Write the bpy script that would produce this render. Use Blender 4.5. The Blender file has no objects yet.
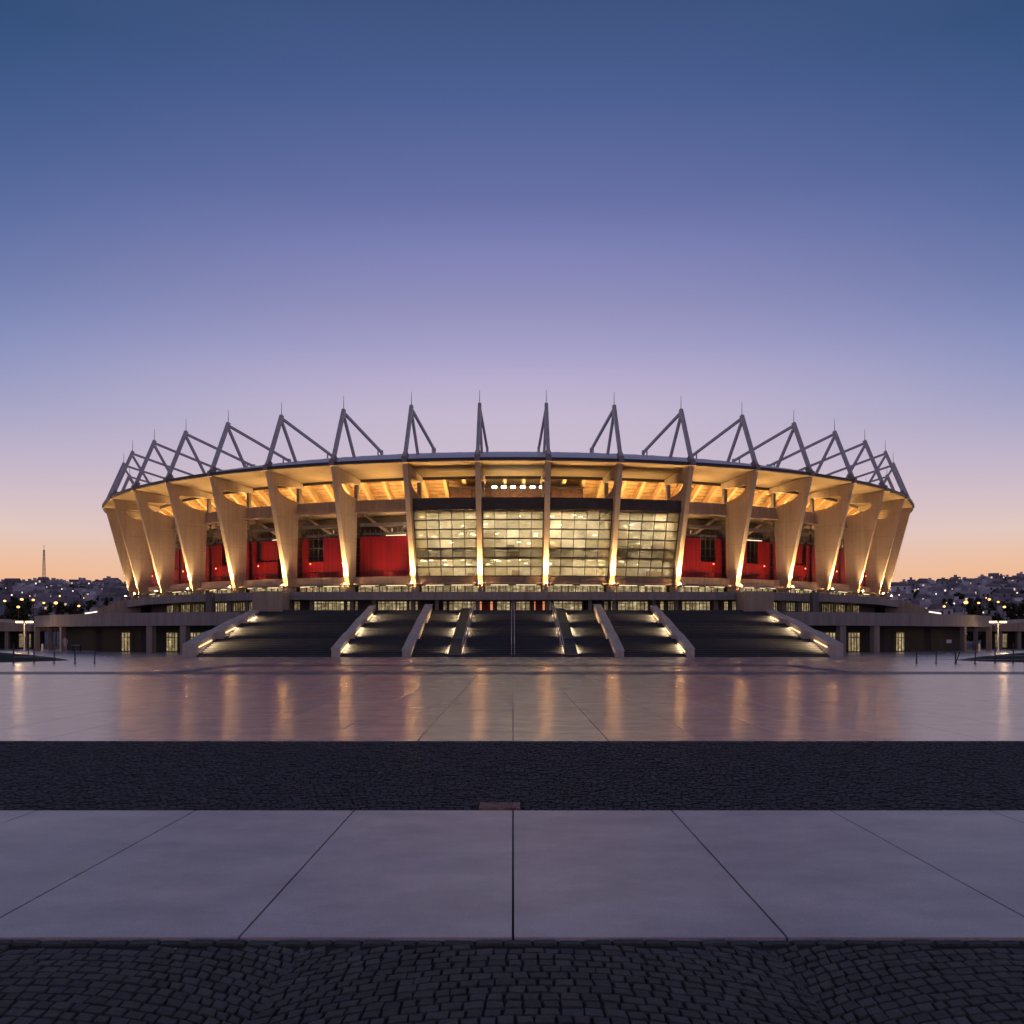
import bpy, math, random
from mathutils import Vector, Matrix, noise
R_ = random.Random(7)
sc = bpy.context.scene
COL = sc.collection
rad = math.radians

# ------------------------------------------------------------------ helpers
def lin(r, g, b):
    def f(c):
        c /= 255.0
        return c / 12.92 if c <= 0.04045 else ((c + 0.055) / 1.055) ** 2.4
    return (f(r), f(g), f(b), 1.0)

class MB:
    def __init__(s):
        s.v = []; s.f = []; s.mi = []
    def add(s, vs, fs, mi=0):
        n = len(s.v)
        s.v += [Vector(p) for p in vs]
        for q in fs:
            s.f.append([i + n for i in q]); s.mi.append(mi)
        return s
    def hexa(s, a, b, mi=0):
        """a: 4 points of one face, b: the 4 matching points of the opposite face"""
        s.add(list(a) + list(b), [(3,2,1,0),(4,5,6,7),(0,1,5,4),(1,2,6,5),(2,3,7,6),(3,0,4,7)], mi)
        return s
    def box(s, x0, x1, y0, y1, z0, z1, mi=0):
        return s.hexa([(x0,y0,z0),(x1,y0,z0),(x1,y1,z0),(x0,y1,z0)], [(x0,y0,z1),(x1,y0,z1),(x1,y1,z1),(x0,y1,z1)], mi)
    def bar(s, p, q, w, h=None, side=None, mi=0):
        p = Vector(p); q = Vector(q); h = h or w
        d = (q - p).normalized()
        if side is None:
            side = d.cross(Vector((0,0,1)))
            if side.length < 1e-3: side = Vector((1,0,0))
        side = (Vector(side) - d * Vector(side).dot(d)).normalized()
        up = side.cross(d).normalized()
        c = [(-w/2,-h/2),(w/2,-h/2),(w/2,h/2),(-w/2,h/2)]
        s.hexa([p + side*a + up*b for a,b in c], [q + side*a + up*b for a,b in c], mi)
        return s
    def cyl(s, p, q, r0, r1=None, n=10, mi=0):
        p = Vector(p); q = Vector(q); r1 = r0 if r1 is None else r1
        d = (q - p).normalized()
        a = d.cross(Vector((0,0,1)))
        if a.length < 1e-3: a = Vector((1,0,0))
        a.normalize(); b = a.cross(d)
        vs = []
        for c, r in ((p, r0), (q, r1)):
            for i in range(n):
                t = 2*math.pi*i/n
                vs.append(c + a*math.cos(t)*r + b*math.sin(t)*r)
        fs = [(i, (i+1)%n, n+(i+1)%n, n+i) for i in range(n)]
        fs += [tuple(reversed(range(n))), tuple(range(n, 2*n))]
        s.add(vs, fs, mi); return s
    def ball(s, c, r, n=8, m=6, sz=1.0, mi=0):
        c = Vector(c); vs = []; fs = []
        for j in range(m+1):
            ph = math.pi*j/m
            for i in range(n):
                t = 2*math.pi*i/n
                vs.append(c + Vector((r*math.sin(ph)*math.cos(t), r*math.sin(ph)*math.sin(t), r*sz*math.cos(ph))))
        for j in range(m):
            for i in range(n):
                fs.append((j*n+i, (j+1)*n+i, (j+1)*n+(i+1)%n, j*n+(i+1)%n))
        s.add(vs, fs, mi); return s
    def prism(s, poly, off, mi=0):
        """poly: list of points (planar), off: extrusion vector"""
        off = Vector(off); n = len(poly)
        a = [Vector(p) for p in poly]; b = [p + off for p in a]
        fs = [tuple(reversed(range(n))), tuple(range(n, 2*n))] + [(i,(i+1)%n,n+(i+1)%n,n+i) for i in range(n)]
        s.add(a + b, fs, mi); return s
    def quad(s, a, b, c, d, mi=0):
        s.add([a,b,c,d], [(0,1,2,3)], mi); return s

def wloc(o):
    v = Vector((0,0,0))
    while o is not None:
        v = v + Vector(o.location); o = o.parent
    return v

def build(name, mb, mats, parent=None, origin=None, smooth=False, bevel=0):
    me = bpy.data.meshes.new(name)
    base = wloc(parent) if parent else Vector((0,0,0))
    org = Vector(origin) if origin is not None else base
    me.from_pydata([tuple(v - org) for v in mb.v], [], mb.f)
    if not isinstance(mats, (list, tuple)): mats = [mats]
    for m in mats: me.materials.append(m)
    if len(mats) > 1: me.polygons.foreach_set('material_index', mb.mi)
    if smooth: me.polygons.foreach_set('use_smooth', [True]*len(me.polygons))
    me.update()
    import bmesh
    bm = bmesh.new(); bm.from_mesh(me)
    bmesh.ops.recalc_face_normals(bm, faces=bm.faces); bm.to_mesh(me); bm.free()
    o = bpy.data.objects.new(name, me); COL.objects.link(o)
    if parent: o.parent = parent
    o.location = org - base
    if bevel:
        b = o.modifiers.new('bevel', 'BEVEL'); b.width = bevel; b.segments = 2; b.limit_method = 'ANGLE'
    return o

def tag(o, label=None, cat=None, group=None, kind=None):
    if label: o['label'] = label
    if cat: o['category'] = cat
    if group: o['group'] = group
    if kind: o['kind'] = kind
    return o

def empty(name, loc, label, cat, group=None):
    o = bpy.data.objects.new(name, None); COL.objects.link(o)
    o.location = loc; o.empty_display_size = 0.5
    return tag(o, label, cat, group)

def copy_tree(o, parent=None):
    c = o.copy(); COL.objects.link(c); c.parent = parent
    for ch in list(o.children): copy_tree(ch, c)
    return c

def spot(name, loc, target, power, color, angle, blend=1.0, size=0.12, parent=None):
    l = bpy.data.lights.new(name, 'SPOT'); l.energy = power; l.color = color
    l.spot_size = rad(angle); l.spot_blend = blend; l.shadow_soft_size = size
    o = bpy.data.objects.new(name, l); COL.objects.link(o)
    loc = Vector(loc)
    o.rotation_euler = (Vector(target) - loc).to_track_quat('-Z', 'Y').to_euler()
    if parent: o.parent = parent; o.location = loc - wloc(parent)
    else: o.location = loc
    return o
def point(name, loc, power, color, size=0.2, parent=None):
    l = bpy.data.lights.new(name, 'POINT'); l.energy = power; l.color = color; l.shadow_soft_size = size
    o = bpy.data.objects.new(name, l); COL.objects.link(o)
    o.location = Vector(loc) - (wloc(parent) if parent else Vector((0,0,0)))
    if parent: o.parent = parent
    return o

# ------------------------------------------------------------------ materials
class NT:
    def __init__(s, name):
        s.m = bpy.data.materials.new(name); s.m.use_nodes = True
        s.t = s.m.node_tree; s.n = s.t.nodes; s.l = s.t.links
        s.b = s.n['Principled BSDF']
    def node(s, typ, **kw):
        n = s.n.new(typ)
        for k, v in kw.items():
            if k in n.inputs: n.inputs[k].default_value = v
            else: setattr(n, k, v)
        return n
    def link(s, a, b): s.l.new(a, b)
    def pos(s, scale=(1,1,1), obj=False):
        if obj: src = s.node('ShaderNodeTexCoord').outputs['Object']
        else: src = s.node('ShaderNodeNewGeometry').outputs['Position']
        mp = s.node('ShaderNodeMapping'); mp.inputs['Scale'].default_value = scale
        s.link(src, mp.inputs['Vector']); return mp.outputs['Vector']
    def noise(s, scale, detail=4, vec=None, rough=0.55):
        n = s.node('ShaderNodeTexNoise'); n.inputs['Scale'].default_value = scale
        n.inputs['Detail'].default_value = detail; n.inputs['Roughness'].default_value = rough
        if vec is not None: s.link(vec, n.inputs['Vector'])
        return n.outputs['Fac']
    def ramp(s, fac, stops, interp='LINEAR'):
        r = s.node('ShaderNodeValToRGB'); cr = r.color_ramp; cr.interpolation = interp
        while len(cr.elements) < len(stops): cr.elements.new(0.5)
        for e, (p, c) in zip(cr.elements, stops):
            e.position = p; e.color = c if len(c) == 4 else (*c, 1)
        s.link(fac, r.inputs['Fac']); return r.outputs['Color']
    def mix(s, fac, a, b, mode='MIX'):
        m = s.node('ShaderNodeMix'); m.data_type = 'RGBA'; m.blend_type = mode
        for sock, v in ((m.inputs[0], fac), (m.inputs[6], a), (m.inputs[7], b)):
            if isinstance(v, (int, float)): sock.default_value = v
            elif isinstance(v, tuple): sock.default_value = v if len(v) == 4 else (*v, 1)
            else: s.link(v, sock)
        return m.outputs[2]
    def math(s, op, a, b=None, c=None):
        m = s.node('ShaderNodeMath'); m.operation = op
        for i, v in enumerate((a, b, c)):
            if v is None: continue
            if isinstance(v, (int, float)): m.inputs[i].default_value = v
            else: s.link(v, m.inputs[i])
        return m.outputs[0]
    def bump(s, h, strength=0.3, dist=0.02):
        b = s.node('ShaderNodeBump'); b.inputs['Strength'].default_value = strength; b.inputs['Distance'].default_value = dist
        s.link(h, b.inputs['Height']); s.link(b.outputs['Normal'], s.b.inputs['Normal'])

def concrete(name, c, rough=0.75, joint=0, streak=0.5):
    t = NT(name)
    n1 = t.noise(0.35, 5, t.pos()); n2 = t.noise(3.0, 6, t.pos())
    st = t.noise(1.0, 5, t.pos((2.2, 2.2, 0.09)))
    lo = tuple(x*0.72 for x in c); hi = tuple(min(1, x*1.18) for x in c)
    col = t.ramp(n1, [(0.3, lo), (0.7, hi)])
    col = t.mix(0.35, col, t.ramp(n2, [(0.3, lo), (0.7, hi)]))
    col = t.mix(streak, col, t.ramp(st, [(0.3, tuple(x*0.6 for x in c)), (0.62, hi)]))
    if joint:
        sep = t.node('ShaderNodeSeparateXYZ'); t.link(t.pos(), sep.inputs[0])
        fr = t.math('FRACT', t.math('DIVIDE', sep.outputs[2], joint))
        ln = t.math('LESS_THAN', fr, 0.025)
        col = t.mix(t.math('MULTIPLY', ln, 0.30), col, tuple(x*0.45 for x in c))
    t.link(col, t.b.inputs['Base Color'])
    t.b.inputs['Roughness'].default_value = rough
    t.bump(n2, 0.25, 0.02)
    return t.m

def plain(name, c, rough=0.5, metal=0.0, var=0.25, scale=2.0, spec=0.5):
    t = NT(name)
    n = t.noise(scale, 5, t.pos())
    t.link(t.ramp(n, [(0.3, tuple(x*(1-var) for x in c)), (0.7, tuple(min(1, x*(1+var)) for x in c))]), t.b.inputs['Base Color'])
    t.link(t.math('MULTIPLY_ADD', n, 0.25, rough-0.12), t.b.inputs['Roughness'])
    t.b.inputs['Metallic'].default_value = metal
    t.b.inputs['Specular IOR Level'].default_value = spec
    return t.m

def emit(name, c, s):
    t = NT(name)
    t.b.inputs['Base Color'].default_value = (*c, 1)
    t.b.inputs['Emission Color'].default_value = (*c, 1)
    t.b.inputs['Emission Strength'].default_value = s
    return t.m

WARM = (1.0, 0.60, 0.24)
M = {}
M['fin'] = concrete('fin_concrete', (0.50, 0.42, 0.33), joint=3.3, streak=0.34)
M['conc'] = concrete('grey_concrete', (0.33, 0.285, 0.255))
M['conc_tan'] = concrete('tan_concrete', (0.43, 0.345, 0.275))
M['conc_dark'] = concrete('dark_concrete', (0.20, 0.18, 0.175))
M['fascia'] = concrete('fascia_concrete', (0.33, 0.295, 0.285))
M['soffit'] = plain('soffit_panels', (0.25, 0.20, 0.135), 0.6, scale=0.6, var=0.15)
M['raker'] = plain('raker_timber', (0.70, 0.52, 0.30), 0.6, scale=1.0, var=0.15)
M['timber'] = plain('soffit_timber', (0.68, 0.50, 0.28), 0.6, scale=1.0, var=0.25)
M['steel'] = plain('mast_steel', (0.56, 0.54, 0.57), 0.5, 0.1, var=0.15)
M['steel_dark'] = plain('dark_steel', (0.055, 0.055, 0.065), 0.45, 0.4)
M['stairwall'] = concrete('stair_wall_concrete', (0.62, 0.53, 0.46))
M['clad'] = plain('bronze_cladding', (0.085, 0.070, 0.058), 0.7, 0.0, scale=1.2)
M['bronze'] = plain('mullion_bronze', (0.10, 0.085, 0.06), 0.4, 0.5)
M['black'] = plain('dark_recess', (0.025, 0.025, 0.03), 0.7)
M['warmdark'] = plain('concourse_wall', (0.10, 0.075, 0.05), 0.7)
def red_mat():
    t = NT('red_cladding')
    w = t.noise(1.0, 3, t.pos((6, 6, 0.05)))
    t.link(t.ramp(w, [(0.35, (0.22,0.005,0.009)), (0.65, (0.38,0.009,0.014))]), t.b.inputs['Base Color'])
    t.b.inputs['Roughness'].default_value = 0.5
    return t.m
M['red'] = red_mat()
def roof_mat():
    t = NT('roof_membrane')
    n = t.noise(0.5, 4, t.pos())
    t.link(t.ramp(n, [(0.3,(0.88,0.78,0.75)),(0.7,(0.98,0.88,0.84))]), t.b.inputs['Base Color'])
    t.b.inputs['Metallic'].default_value = 0.25; t.b.inputs['Roughness'].default_value = 0.42
    return t.m
M['roof'] = roof_mat()
def glass_mat():
    t = NT('facade_glass')
    out = t.n['Material Output']
    tr = t.node('ShaderNodeBsdfTransparent'); tr.inputs[0].default_value = (0.90, 0.88, 0.80, 1)
    gl = t.node('ShaderNodeBsdfGlossy'); gl.inputs['Roughness'].default_value = 0.08
    gl.inputs[0].default_value = (0.8,0.8,0.8,1)
    fr = t.node('ShaderNodeFresnel'); fr.inputs[0].default_value = 1.5
    mx = t.node('ShaderNodeMixShader')
    t.link(fr.outputs[0], mx.inputs[0]); t.link(tr.outputs[0], mx.inputs[1]); t.link(gl.outputs[0], mx.inputs[2])
    t.link(mx.outputs[0], out.inputs['Surface']); t.n.remove(t.b)
    return t.m
M['glass'] = glass_mat()
def diffuser_mat():
    t = NT('diffuser_sheet')
    out = t.n['Material Output']
    g = t.node('ShaderNodeNewGeometry')
    df = t.node('ShaderNodeBsdfTranslucent'); d2 = t.node('ShaderNodeBsdfDiffuse')
    c = t.ramp(g.outputs['Random Per Island'], [(0,(0.50,0.46,0.32)),(0.5,(0.72,0.68,0.50)),(1,(0.62,0.60,0.50))])
    t.link(c, df.inputs[0]); t.link(c, d2.inputs[0])
    tr = t.node('ShaderNodeBsdfTransparent')
    m1 = t.node('ShaderNodeMixShader'); m1.inputs[0].default_value = 0.3
    t.link(df.outputs[0], m1.inputs[1]); t.link(d2.outputs[0], m1.inputs[2])
    m2 = t.node('ShaderNodeMixShader')
    n = t.noise(0.9, 3, t.pos((1,1,1.8)))
    op = t.math('ADD', t.math('MULTIPLY', g.outputs['Random Per Island'], 0.35), t.math('MULTIPLY', n, 0.55))
    t.link(op, m2.inputs[0])
    t.link(tr.outputs[0], m2.inputs[1]); t.link(m1.outputs[0], m2.inputs[2])
    t.link(m2.outputs[0], out.inputs['Surface']); t.n.remove(t.b)
    return t.m
M['pane_diffuser'] = diffuser_mat()
M['interior'] = plain('lounge_interior', (0.60, 0.545, 0.44), 0.7, scale=0.45, var=0.4)
M['intdark'] = plain('lounge_furniture', (0.22, 0.16, 0.10), 0.6)
def litwin(name, strength, tint=(1.0, 0.80, 0.46)):
    t = NT(name)
    sep = t.node('ShaderNodeSeparateXYZ'); t.link(t.pos(), sep.inputs[0])
    st = t.noise(1.0, 3, t.pos((7.0, 7.0, 0.15)))
    bl = t.noise(1.6, 3, t.pos((1, 1, 2.0)))
    g = t.node('ShaderNodeNewGeometry')
    a = t.ramp(st, [(0.36, (0.22,0.18,0.12)), (0.62, (1,1,1))])
    b = t.ramp(bl, [(0.36, (0.30,0.27,0.2)), (0.60, (0.85,0.85,0.8)), (0.72, (2.0,1.9,1.6))])
    c = t.mix(1.0, a, b, 'MULTIPLY'); c = t.mix(1.0, c, tint, 'MULTIPLY')
    c2 = t.mix(t.math('MULTIPLY', g.outputs['Random Per Island'], 0.55), c, (0.10,0.075,0.04))
    t.b.inputs['Base Color'].default_value = (0.05,0.05,0.05,1); t.b.inputs['Roughness'].default_value = 0.15
    t.link(c2, t.b.inputs['Emission Color']); t.b.inputs['Emission Strength'].default_value = strength
    return t.m
M['litwin'] = litwin('lit_window', 0.95)
M['litwin_dim'] = litwin('lit_window_dim', 0.45)
M['lamp'] = emit('uplight_lens', (1.0, 0.72, 0.36), 1.6)
M['dome'] = emit('uplight_dome', (1.0, 0.44, 0.12), 680)
M['cove'] = emit('cove_lamp', (1.0, 0.60, 0.22), 52.0)
M['strip'] = emit('stair_strip', (1.0, 0.66, 0.32), 2.0)
M['tube'] = emit('ceiling_tube', (1.0, 0.78, 0.45), 2.2)
M['loungelamp'] = emit('lounge_lamp', (1.0, 0.84, 0.50), 5)
M['pendant'] = emit('pendant_lamp', (1.0, 0.85, 0.55), 8)
M['redlamp'] = emit('red_lamp', (1.0, 0.16, 0.08), 10)
M['whitelamp'] = emit('white_lamp', (1.0, 0.92, 0.75), 14)
M['street'] = emit('street_lamp_head', (1.0, 0.44, 0.12), 4.0)
M['streetw'] = emit('street_lamp_white', (1.0, 0.88, 0.70), 1.6)
M['street_near'] = emit('street_lamp_tube', (1.0, 0.66, 0.28), 5)
def paving(name, c, rough, rv, streak=False, spec=0.5, island=0.0):
    t = NT(name)
    n1 = t.noise(0.22, 5, t.pos()); n2 = t.noise(2.2, 7, t.pos(), 0.65); n3 = t.noise(14, 5, t.pos())
    nw = t.noise(0.5, 4, t.pos((0.35, 1.6, 1)))
    col = t.ramp(n1, [(0.3, tuple(x*0.84 for x in c)), (0.7, tuple(x*1.12 for x in c))])
    col = t.mix(0.4, col, t.ramp(n2, [(0.28, tuple(x*0.66 for x in c)), (0.60, tuple(x*1.1 for x in c))]))
    st = t.ramp(t.noise(1.3, 6, t.pos((0.7,1.5,1)), 0.6), [(0.62,(0,0,0)),(0.80,(1,1,1))])
    col = t.mix(t.math('MULTIPLY', st, 0.45), col, tuple(x*0.55 for x in c))
    sp = t.ramp(t.noise(7.0, 3, t.pos((1,2.2,1)), 0.5), [(0.70,(0,0,0)),(0.76,(1,1,1))])
    col = t.mix(t.math('MULTIPLY', sp, 0.35), col, tuple(x*0.5 for x in c))
    bl = t.ramp(t.noise(0.9, 6, t.pos((1,1.4,1)), 0.62), [(0.34,(0.72,0.72,0.75)),(0.62,(1.08,1.07,1.05))])
    col = t.mix(0.8, col, bl, 'MULTIPLY')
    gr = t.ramp(t.noise(55, 3, t.pos(), 0.6), [(0.30,(0.80,0.80,0.80)),(0.70,(1.14,1.14,1.14))])
    col = t.mix(0.8, col, gr, 'MULTIPLY')
    vo = t.node('ShaderNodeTexVoronoi'); vo.inputs['Scale'].default_value = 2.3; t.link(t.pos(), vo.inputs['Vector'])
    gum = t.math('LESS_THAN', vo.outputs['Distance'], 0.035)
    col = t.mix(t.math('MULTIPLY', gum, 0.45), col, tuple(x*0.4 for x in c))
    wv = t.ramp(t.noise(1.0, 7, t.pos((0.9, 6.0, 1)), 0.7), [(0.60,(0,0,0)),(0.68,(1,1,1))])
    col = t.mix(t.math('MULTIPLY', wv, 0.20), col, tuple(x*0.55 for x in c))
    if island:
        g = t.node('ShaderNodeNewGeometry')
        col = t.mix(1.0, col, t.ramp(g.outputs['Random Per Island'], [(0,(1-island,)*3),(1,(1,1,1))]), 'MULTIPLY')
    t.link(col, t.b.inputs['Base Color'])
    rr = t.math('MULTIPLY_ADD', nw, rv*1.2, rough - rv*0.6)
    rr = t.math('MULTIPLY_ADD', n2, rv*0.8, t.math('SUBTRACT', rr, rv*0.4))
    t.link(rr, t.b.inputs['Roughness'])
    t.b.inputs['Specular IOR Level'].default_value = spec
    t.bump(t.math('ADD', n3, t.math('MULTIPLY', n2, 1.0)), 0.08, 0.005)
    return t.m
M['plaza'] = paving('plaza_stone', (0.42, 0.385, 0.40), 0.24, 0.03, island=0.12)
M['slab'] = paving('foreground_slab', (0.60, 0.54, 0.53), 0.42, 0.12, island=0.08)
M['band'] = paving('dark_inlay', (0.05, 0.047, 0.055), 0.45, 0.1)
M['joint'] = plain('joint_sand', (0.018, 0.017, 0.018), 0.9)
M['asphalt'] = plain('asphalt', (0.05, 0.048, 0.05), 0.85, scale=0.3)
M['lawn'] = plain('lawn_turf', (0.020, 0.026, 0.016), 0.9, scale=3)
def cobble_mat(name, a, b, rough):
    t = NT(name)
    g = t.node('ShaderNodeNewGeometry')
    n = t.noise(30, 5, t.pos()); n2 = t.noise(1.2, 3, t.pos())
    c = t.ramp(g.outputs['Random Per Island'], [(0, a), (0.75, b), (0.95, tuple(x*1.25 for x in b)), (1, tuple(x*1.7 for x in b))])
    c = t.mix(0.5, c, t.ramp(n, [(0.3, tuple(x*0.5 for x in a)), (0.7, tuple(x*1.5 for x in b))]))
    c = t.mix(t.math('MULTIPLY', n2, 0.4), c, tuple(x*0.5 for x in a))
    t.link(c, t.b.inputs['Base Color'])
    t.link(t.math('MULTIPLY_ADD', n, 0.3, rough), t.b.inputs['Roughness'])
    t.b.inputs['Specular IOR Level'].default_value = 0.3
    t.bump(n, 0.5, 0.004)
    return t.m
M['cob_near'] = cobble_mat('basalt_sett', (0.034,0.033,0.033), (0.098,0.094,0.090), 0.55)
M['cob_mid'] = cobble_mat('basalt_sett_fine', (0.020,0.021,0.026), (0.054,0.054,0.064), 0.56)
M['stair'] = plain('stair_basalt', (0.032, 0.040, 0.056), 0.6, scale=1.5)
M['rust'] = plain('rusty_iron', (0.30, 0.16, 0.12), 0.75, scale=9, var=0.6)
M['hill'] = plain('hazed_hill_scrub', (0.12, 0.12, 0.135), 0.95, scale=0.03, var=0.5)  # scrub colour lightened in place of haze
M['leaf'] = plain('dark_foliage', (0.045, 0.055, 0.03), 0.8, scale=1.0, var=0.5)
M['bark'] = plain('bark', (0.06, 0.045, 0.035), 0.9)
def house_mat():
    t = NT('hazed_house_render')
    o = t.node('ShaderNodeObjectInfo')
    t.link(t.ramp(o.outputs['Random'], [(0,(0.20,0.20,0.25)),(0.6,(0.44,0.43,0.50)),(0.9,(0.66,0.64,0.72)),(1,(0.80,0.79,0.84))]), t.b.inputs['Base Color'])  # wall tones lifted so the colour stands in for haze
    t.b.inputs['Roughness'].default_value = 0.9
    return t.m
M['house'] = house_mat()
M['houseroof'] = plain('house_roof', (0.20, 0.165, 0.18), 0.9, scale=0.05, var=0.4)
M['housewin'] = plain('house_window', (0.03, 0.03, 0.04), 0.3)
M['housewinlit'] = emit('house_window_lit', (1.0, 0.74, 0.48), 0.7)
M['skin'] = plain('skin', (0.45, 0.28, 0.20), 0.6)
M['cloth_pale'] = plain('pale_clothes', (0.55, 0.50, 0.44), 0.85)
M['hair'] = plain('dark_hair', (0.03, 0.02, 0.015), 0.7)
M['white'] = plain('white_paint', (0.75, 0.73, 0.70), 0.5, var=0.08)

# ------------------------------------------------------------------ world & camera
def make_world():
    w = bpy.data.worlds.new("World"); sc.world = w; w.use_nodes = True
    t = w.node_tree; N = t.nodes; L = t.links
    bg = N['Background']
    tc = N.new('ShaderNodeTexCoord'); sep = N.new('ShaderNodeSeparateXYZ')
    L.new(tc.outputs['Generated'], sep.inputs[0])
    def mth(op, a, b=None):
        m = N.new('ShaderNodeMath'); m.operation = op
        for i, v in enumerate((a, b)):
            if v is None: continue
            if isinstance(v, (int, float)): m.inputs[i].default_value = v
            else: L.new(v, m.inputs[i])
        return m.outputs[0]
    x, y, z = sep.outputs
    h = mth('SQRT', mth('ADD', mth('MULTIPLY', x, x), mth('MULTIPLY', y, y)))
    az = mth('DIVIDE', y, mth('MAXIMUM', h, 1e-4))
    def ramp(stops):
        r = N.new('ShaderNodeValToRGB'); cr = r.color_ramp; cr.interpolation = 'B_SPLINE' if False else 'EASE'
        cr.interpolation = 'LINEAR'
        while len(cr.elements) < len(stops): cr.elements.new(0.5)
        for e, (p, c) in zip(cr.elements, stops): e.position = p; e.color = lin(*c)
        L.new(z, r.inputs['Fac']); return r.outputs['Color']
    ce = ramp([(0,(248,184,140)),(0.05,(241,192,160)),(0.10,(225,197,192)),(0.155,(207,190,204)),(0.216,(196,184,207)),(0.248,(184,173,205)),(0.275,(165,160,200)),(0.318,(144,143,187)),(0.36,(126,130,181)),(0.40,(104,113,165)),(0.472,(78,97,148)),(0.537,(62,83,127)),(0.75,(66,80,118)),(1,(78,84,112))])
    ed = ramp([(0,(246,180,130)),(0.0547,(240,186,147)),(0.0726,(236,192,164)),(0.095,(226,200,190)),(0.121,(212,192,198)),(0.165,(187,177,201)),(0.207,(160,160,196)),(0.249,(137,146,190)),(0.30,(112,126,174)),(0.363,(87,106,157)),(0.43,(65,91,139)),(0.49,(50,79,121)),(0.75,(62,78,116)),(1,(78,84,112))])
    bk = ramp([(0,(140,118,128)),(0.10,(172,140,148)),(0.25,(142,127,148)),(0.5,(98,100,128)),(1,(82,87,114))])
    def mr(v, a, b):
        m = N.new('ShaderNodeMapRange'); m.interpolation_type = 'SMOOTHSTEP'
        m.inputs[1].default_value = a; m.inputs[2].default_value = b
        L.new(v, m.inputs[0]); return m.outputs[0]
    def mix(f, a, b):
        m = N.new('ShaderNodeMix'); m.data_type = 'RGBA'
        L.new(f, m.inputs[0]); L.new(a, m.inputs[6]); L.new(b, m.inputs[7]); return m.outputs[2]
    c = mix(mth('POWER', mth('MAXIMUM', mth('DIVIDE', mth('SUBTRACT', az, 0.875), 0.125), 0.0), 1.25), ed, ce)
    c = mix(mr(az, -0.3, 0.85), bk, c)
    L.new(c, bg.inputs['Color']); bg.inputs['Strength'].default_value = 1.0
make_world()
H = 1.8
cam = bpy.data.cameras.new('camera'); co = bpy.data.objects.new('camera', cam); COL.objects.link(co)
cam.sensor_width = 36; cam.lens = 1000 * 36 / 1024
cam.shift_x = -1/1024; cam.shift_y = 124/1024
cam.clip_start = 0.1; cam.clip_end = 6000
co.location = (0, 0, H); co.rotation_euler = (rad(90), 0, 0)
sc.camera = co
CX, HY = 513.0, 636.0
def X_at(px, d): return (px - CX) * d / 1000.0
def Z_at(py, d): return H + (HY - py) * d / 1000.0

sc.view_settings.view_transform = 'Standard'; sc.view_settings.look = 'None'
sc.view_settings.exposure = 0; sc.view_settings.gamma = 1
sc.render.engine = 'CYCLES'
sc.cycles.use_denoising = True
try: sc.cycles.denoiser = 'OPENIMAGEDENOISE'
except Exception: pass
sc.cycles.use_light_tree = True
sc.cycles.max_bounces = 6; sc.cycles.diffuse_bounces = 4; sc.cycles.glossy_bounces = 3
sc.cycles.transparent_max_bounces = 12
sc.cycles.sample_clamp_indirect = 40
sc.cycles.caustics_reflective = False; sc.cycles.caustics_refractive = False

# afterglow of the sun just below the horizon, behind the stadium
sun = bpy.data.lights.new('afterglow', 'SUN'); sun.energy = 0.10; sun.angle = rad(25); sun.color = (1.0, 0.62, 0.45)
so = bpy.data.objects.new('afterglow', sun); COL.objects.link(so)
so.rotation_euler = (rad(86), 0, rad(180))   # light travels from +Y towards the camera, slightly downwards

# ------------------------------------------------------------------ ground
g = MB()
for (y0, y1) in ((-60, 330),):
    g.quad((-900,-60,-0.06),(900,-60,-0.06),(900,2500,-0.06),(-900,2500,-0.06))
g.quad((-6000,2500,-0.06),(6000,2500,-0.06),(6000,6000,-0.06),(-6000,6000,-0.06))
tag(build('ground', g, M['asphalt']), kind='structure')

def slabs(name, x0, x1, dx, ys, mat, gap, top, thick=0.05, tilt=0.0):
    mb = MB(); x = x0
    while x < x1 - 1e-6:
        for a, b in zip(ys[:-1], ys[1:]):
            zz = [top + R_.uniform(-tilt, tilt) for _ in range(4)]
            X0, X1, Y0, Y1 = x + gap/2, x + dx - gap/2, a + gap/2, b - gap/2
            e = 0.003
            mb.add([(X0,Y0,top-thick),(X1,Y0,top-thick),(X1,Y1,top-thick),(X0,Y1,top-thick),
                    (X0,Y0,zz[0]-e),(X1,Y0,zz[1]-e),(X1,Y1,zz[2]-e),(X0,Y1,zz[3]-e),
                    (X0+e,Y0+e,zz[0]),(X1-e,Y0+e,zz[1]),(X1-e,Y1-e,zz[2]),(X0+e,Y1-e,zz[3])],
                   [(8,9,10,11),(0,1,5,4),(1,2,6,5),(2,3,7,6),(3,0,4,7),(4,5,9,8),(5,6,10,9),(6,7,11,10),(7,4,8,11)])
        x += dx
    return tag(build(name, mb, mat), kind='structure')
jb = MB(); jb.quad((-14,2.0,-0.026),(14,2.0,-0.026),(14,17.13,-0.026),(-14,17.13,-0.026))
tag(build('joint_bed', jb, M['joint']), kind='structure')
slabs('foreground_paving', -9.84, 9.8, 1.64, [5.97, 10.33], M['slab'], 0.014, 0.0)
jb = MB(); jb.quad((-140,17.15,-0.03),(140,17.15,-0.03),(140,46.78,-0.03),(-140,46.78,-0.03))
tag(build('plaza_joint_bed', jb, M['joint']), kind='structure')
slabs('plaza_paving', -1.64*30, 1.64*30-0.01, 1.64, [17.16, 22.1, 34.4, 46.78], M['plaza'], 0.012, 0.0)
pv = MB()
pv.quad((-120,17.16,-0.022),(-1.64*30,17.16,-0.022),(-1.64*30,46.78,-0.022),(-120,46.78,-0.022))
pv.quad((1.64*30,17.16,-0.022),(120,17.16,-0.022),(120,46.78,-0.022),(1.64*30,46.78,-0.022))
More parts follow.
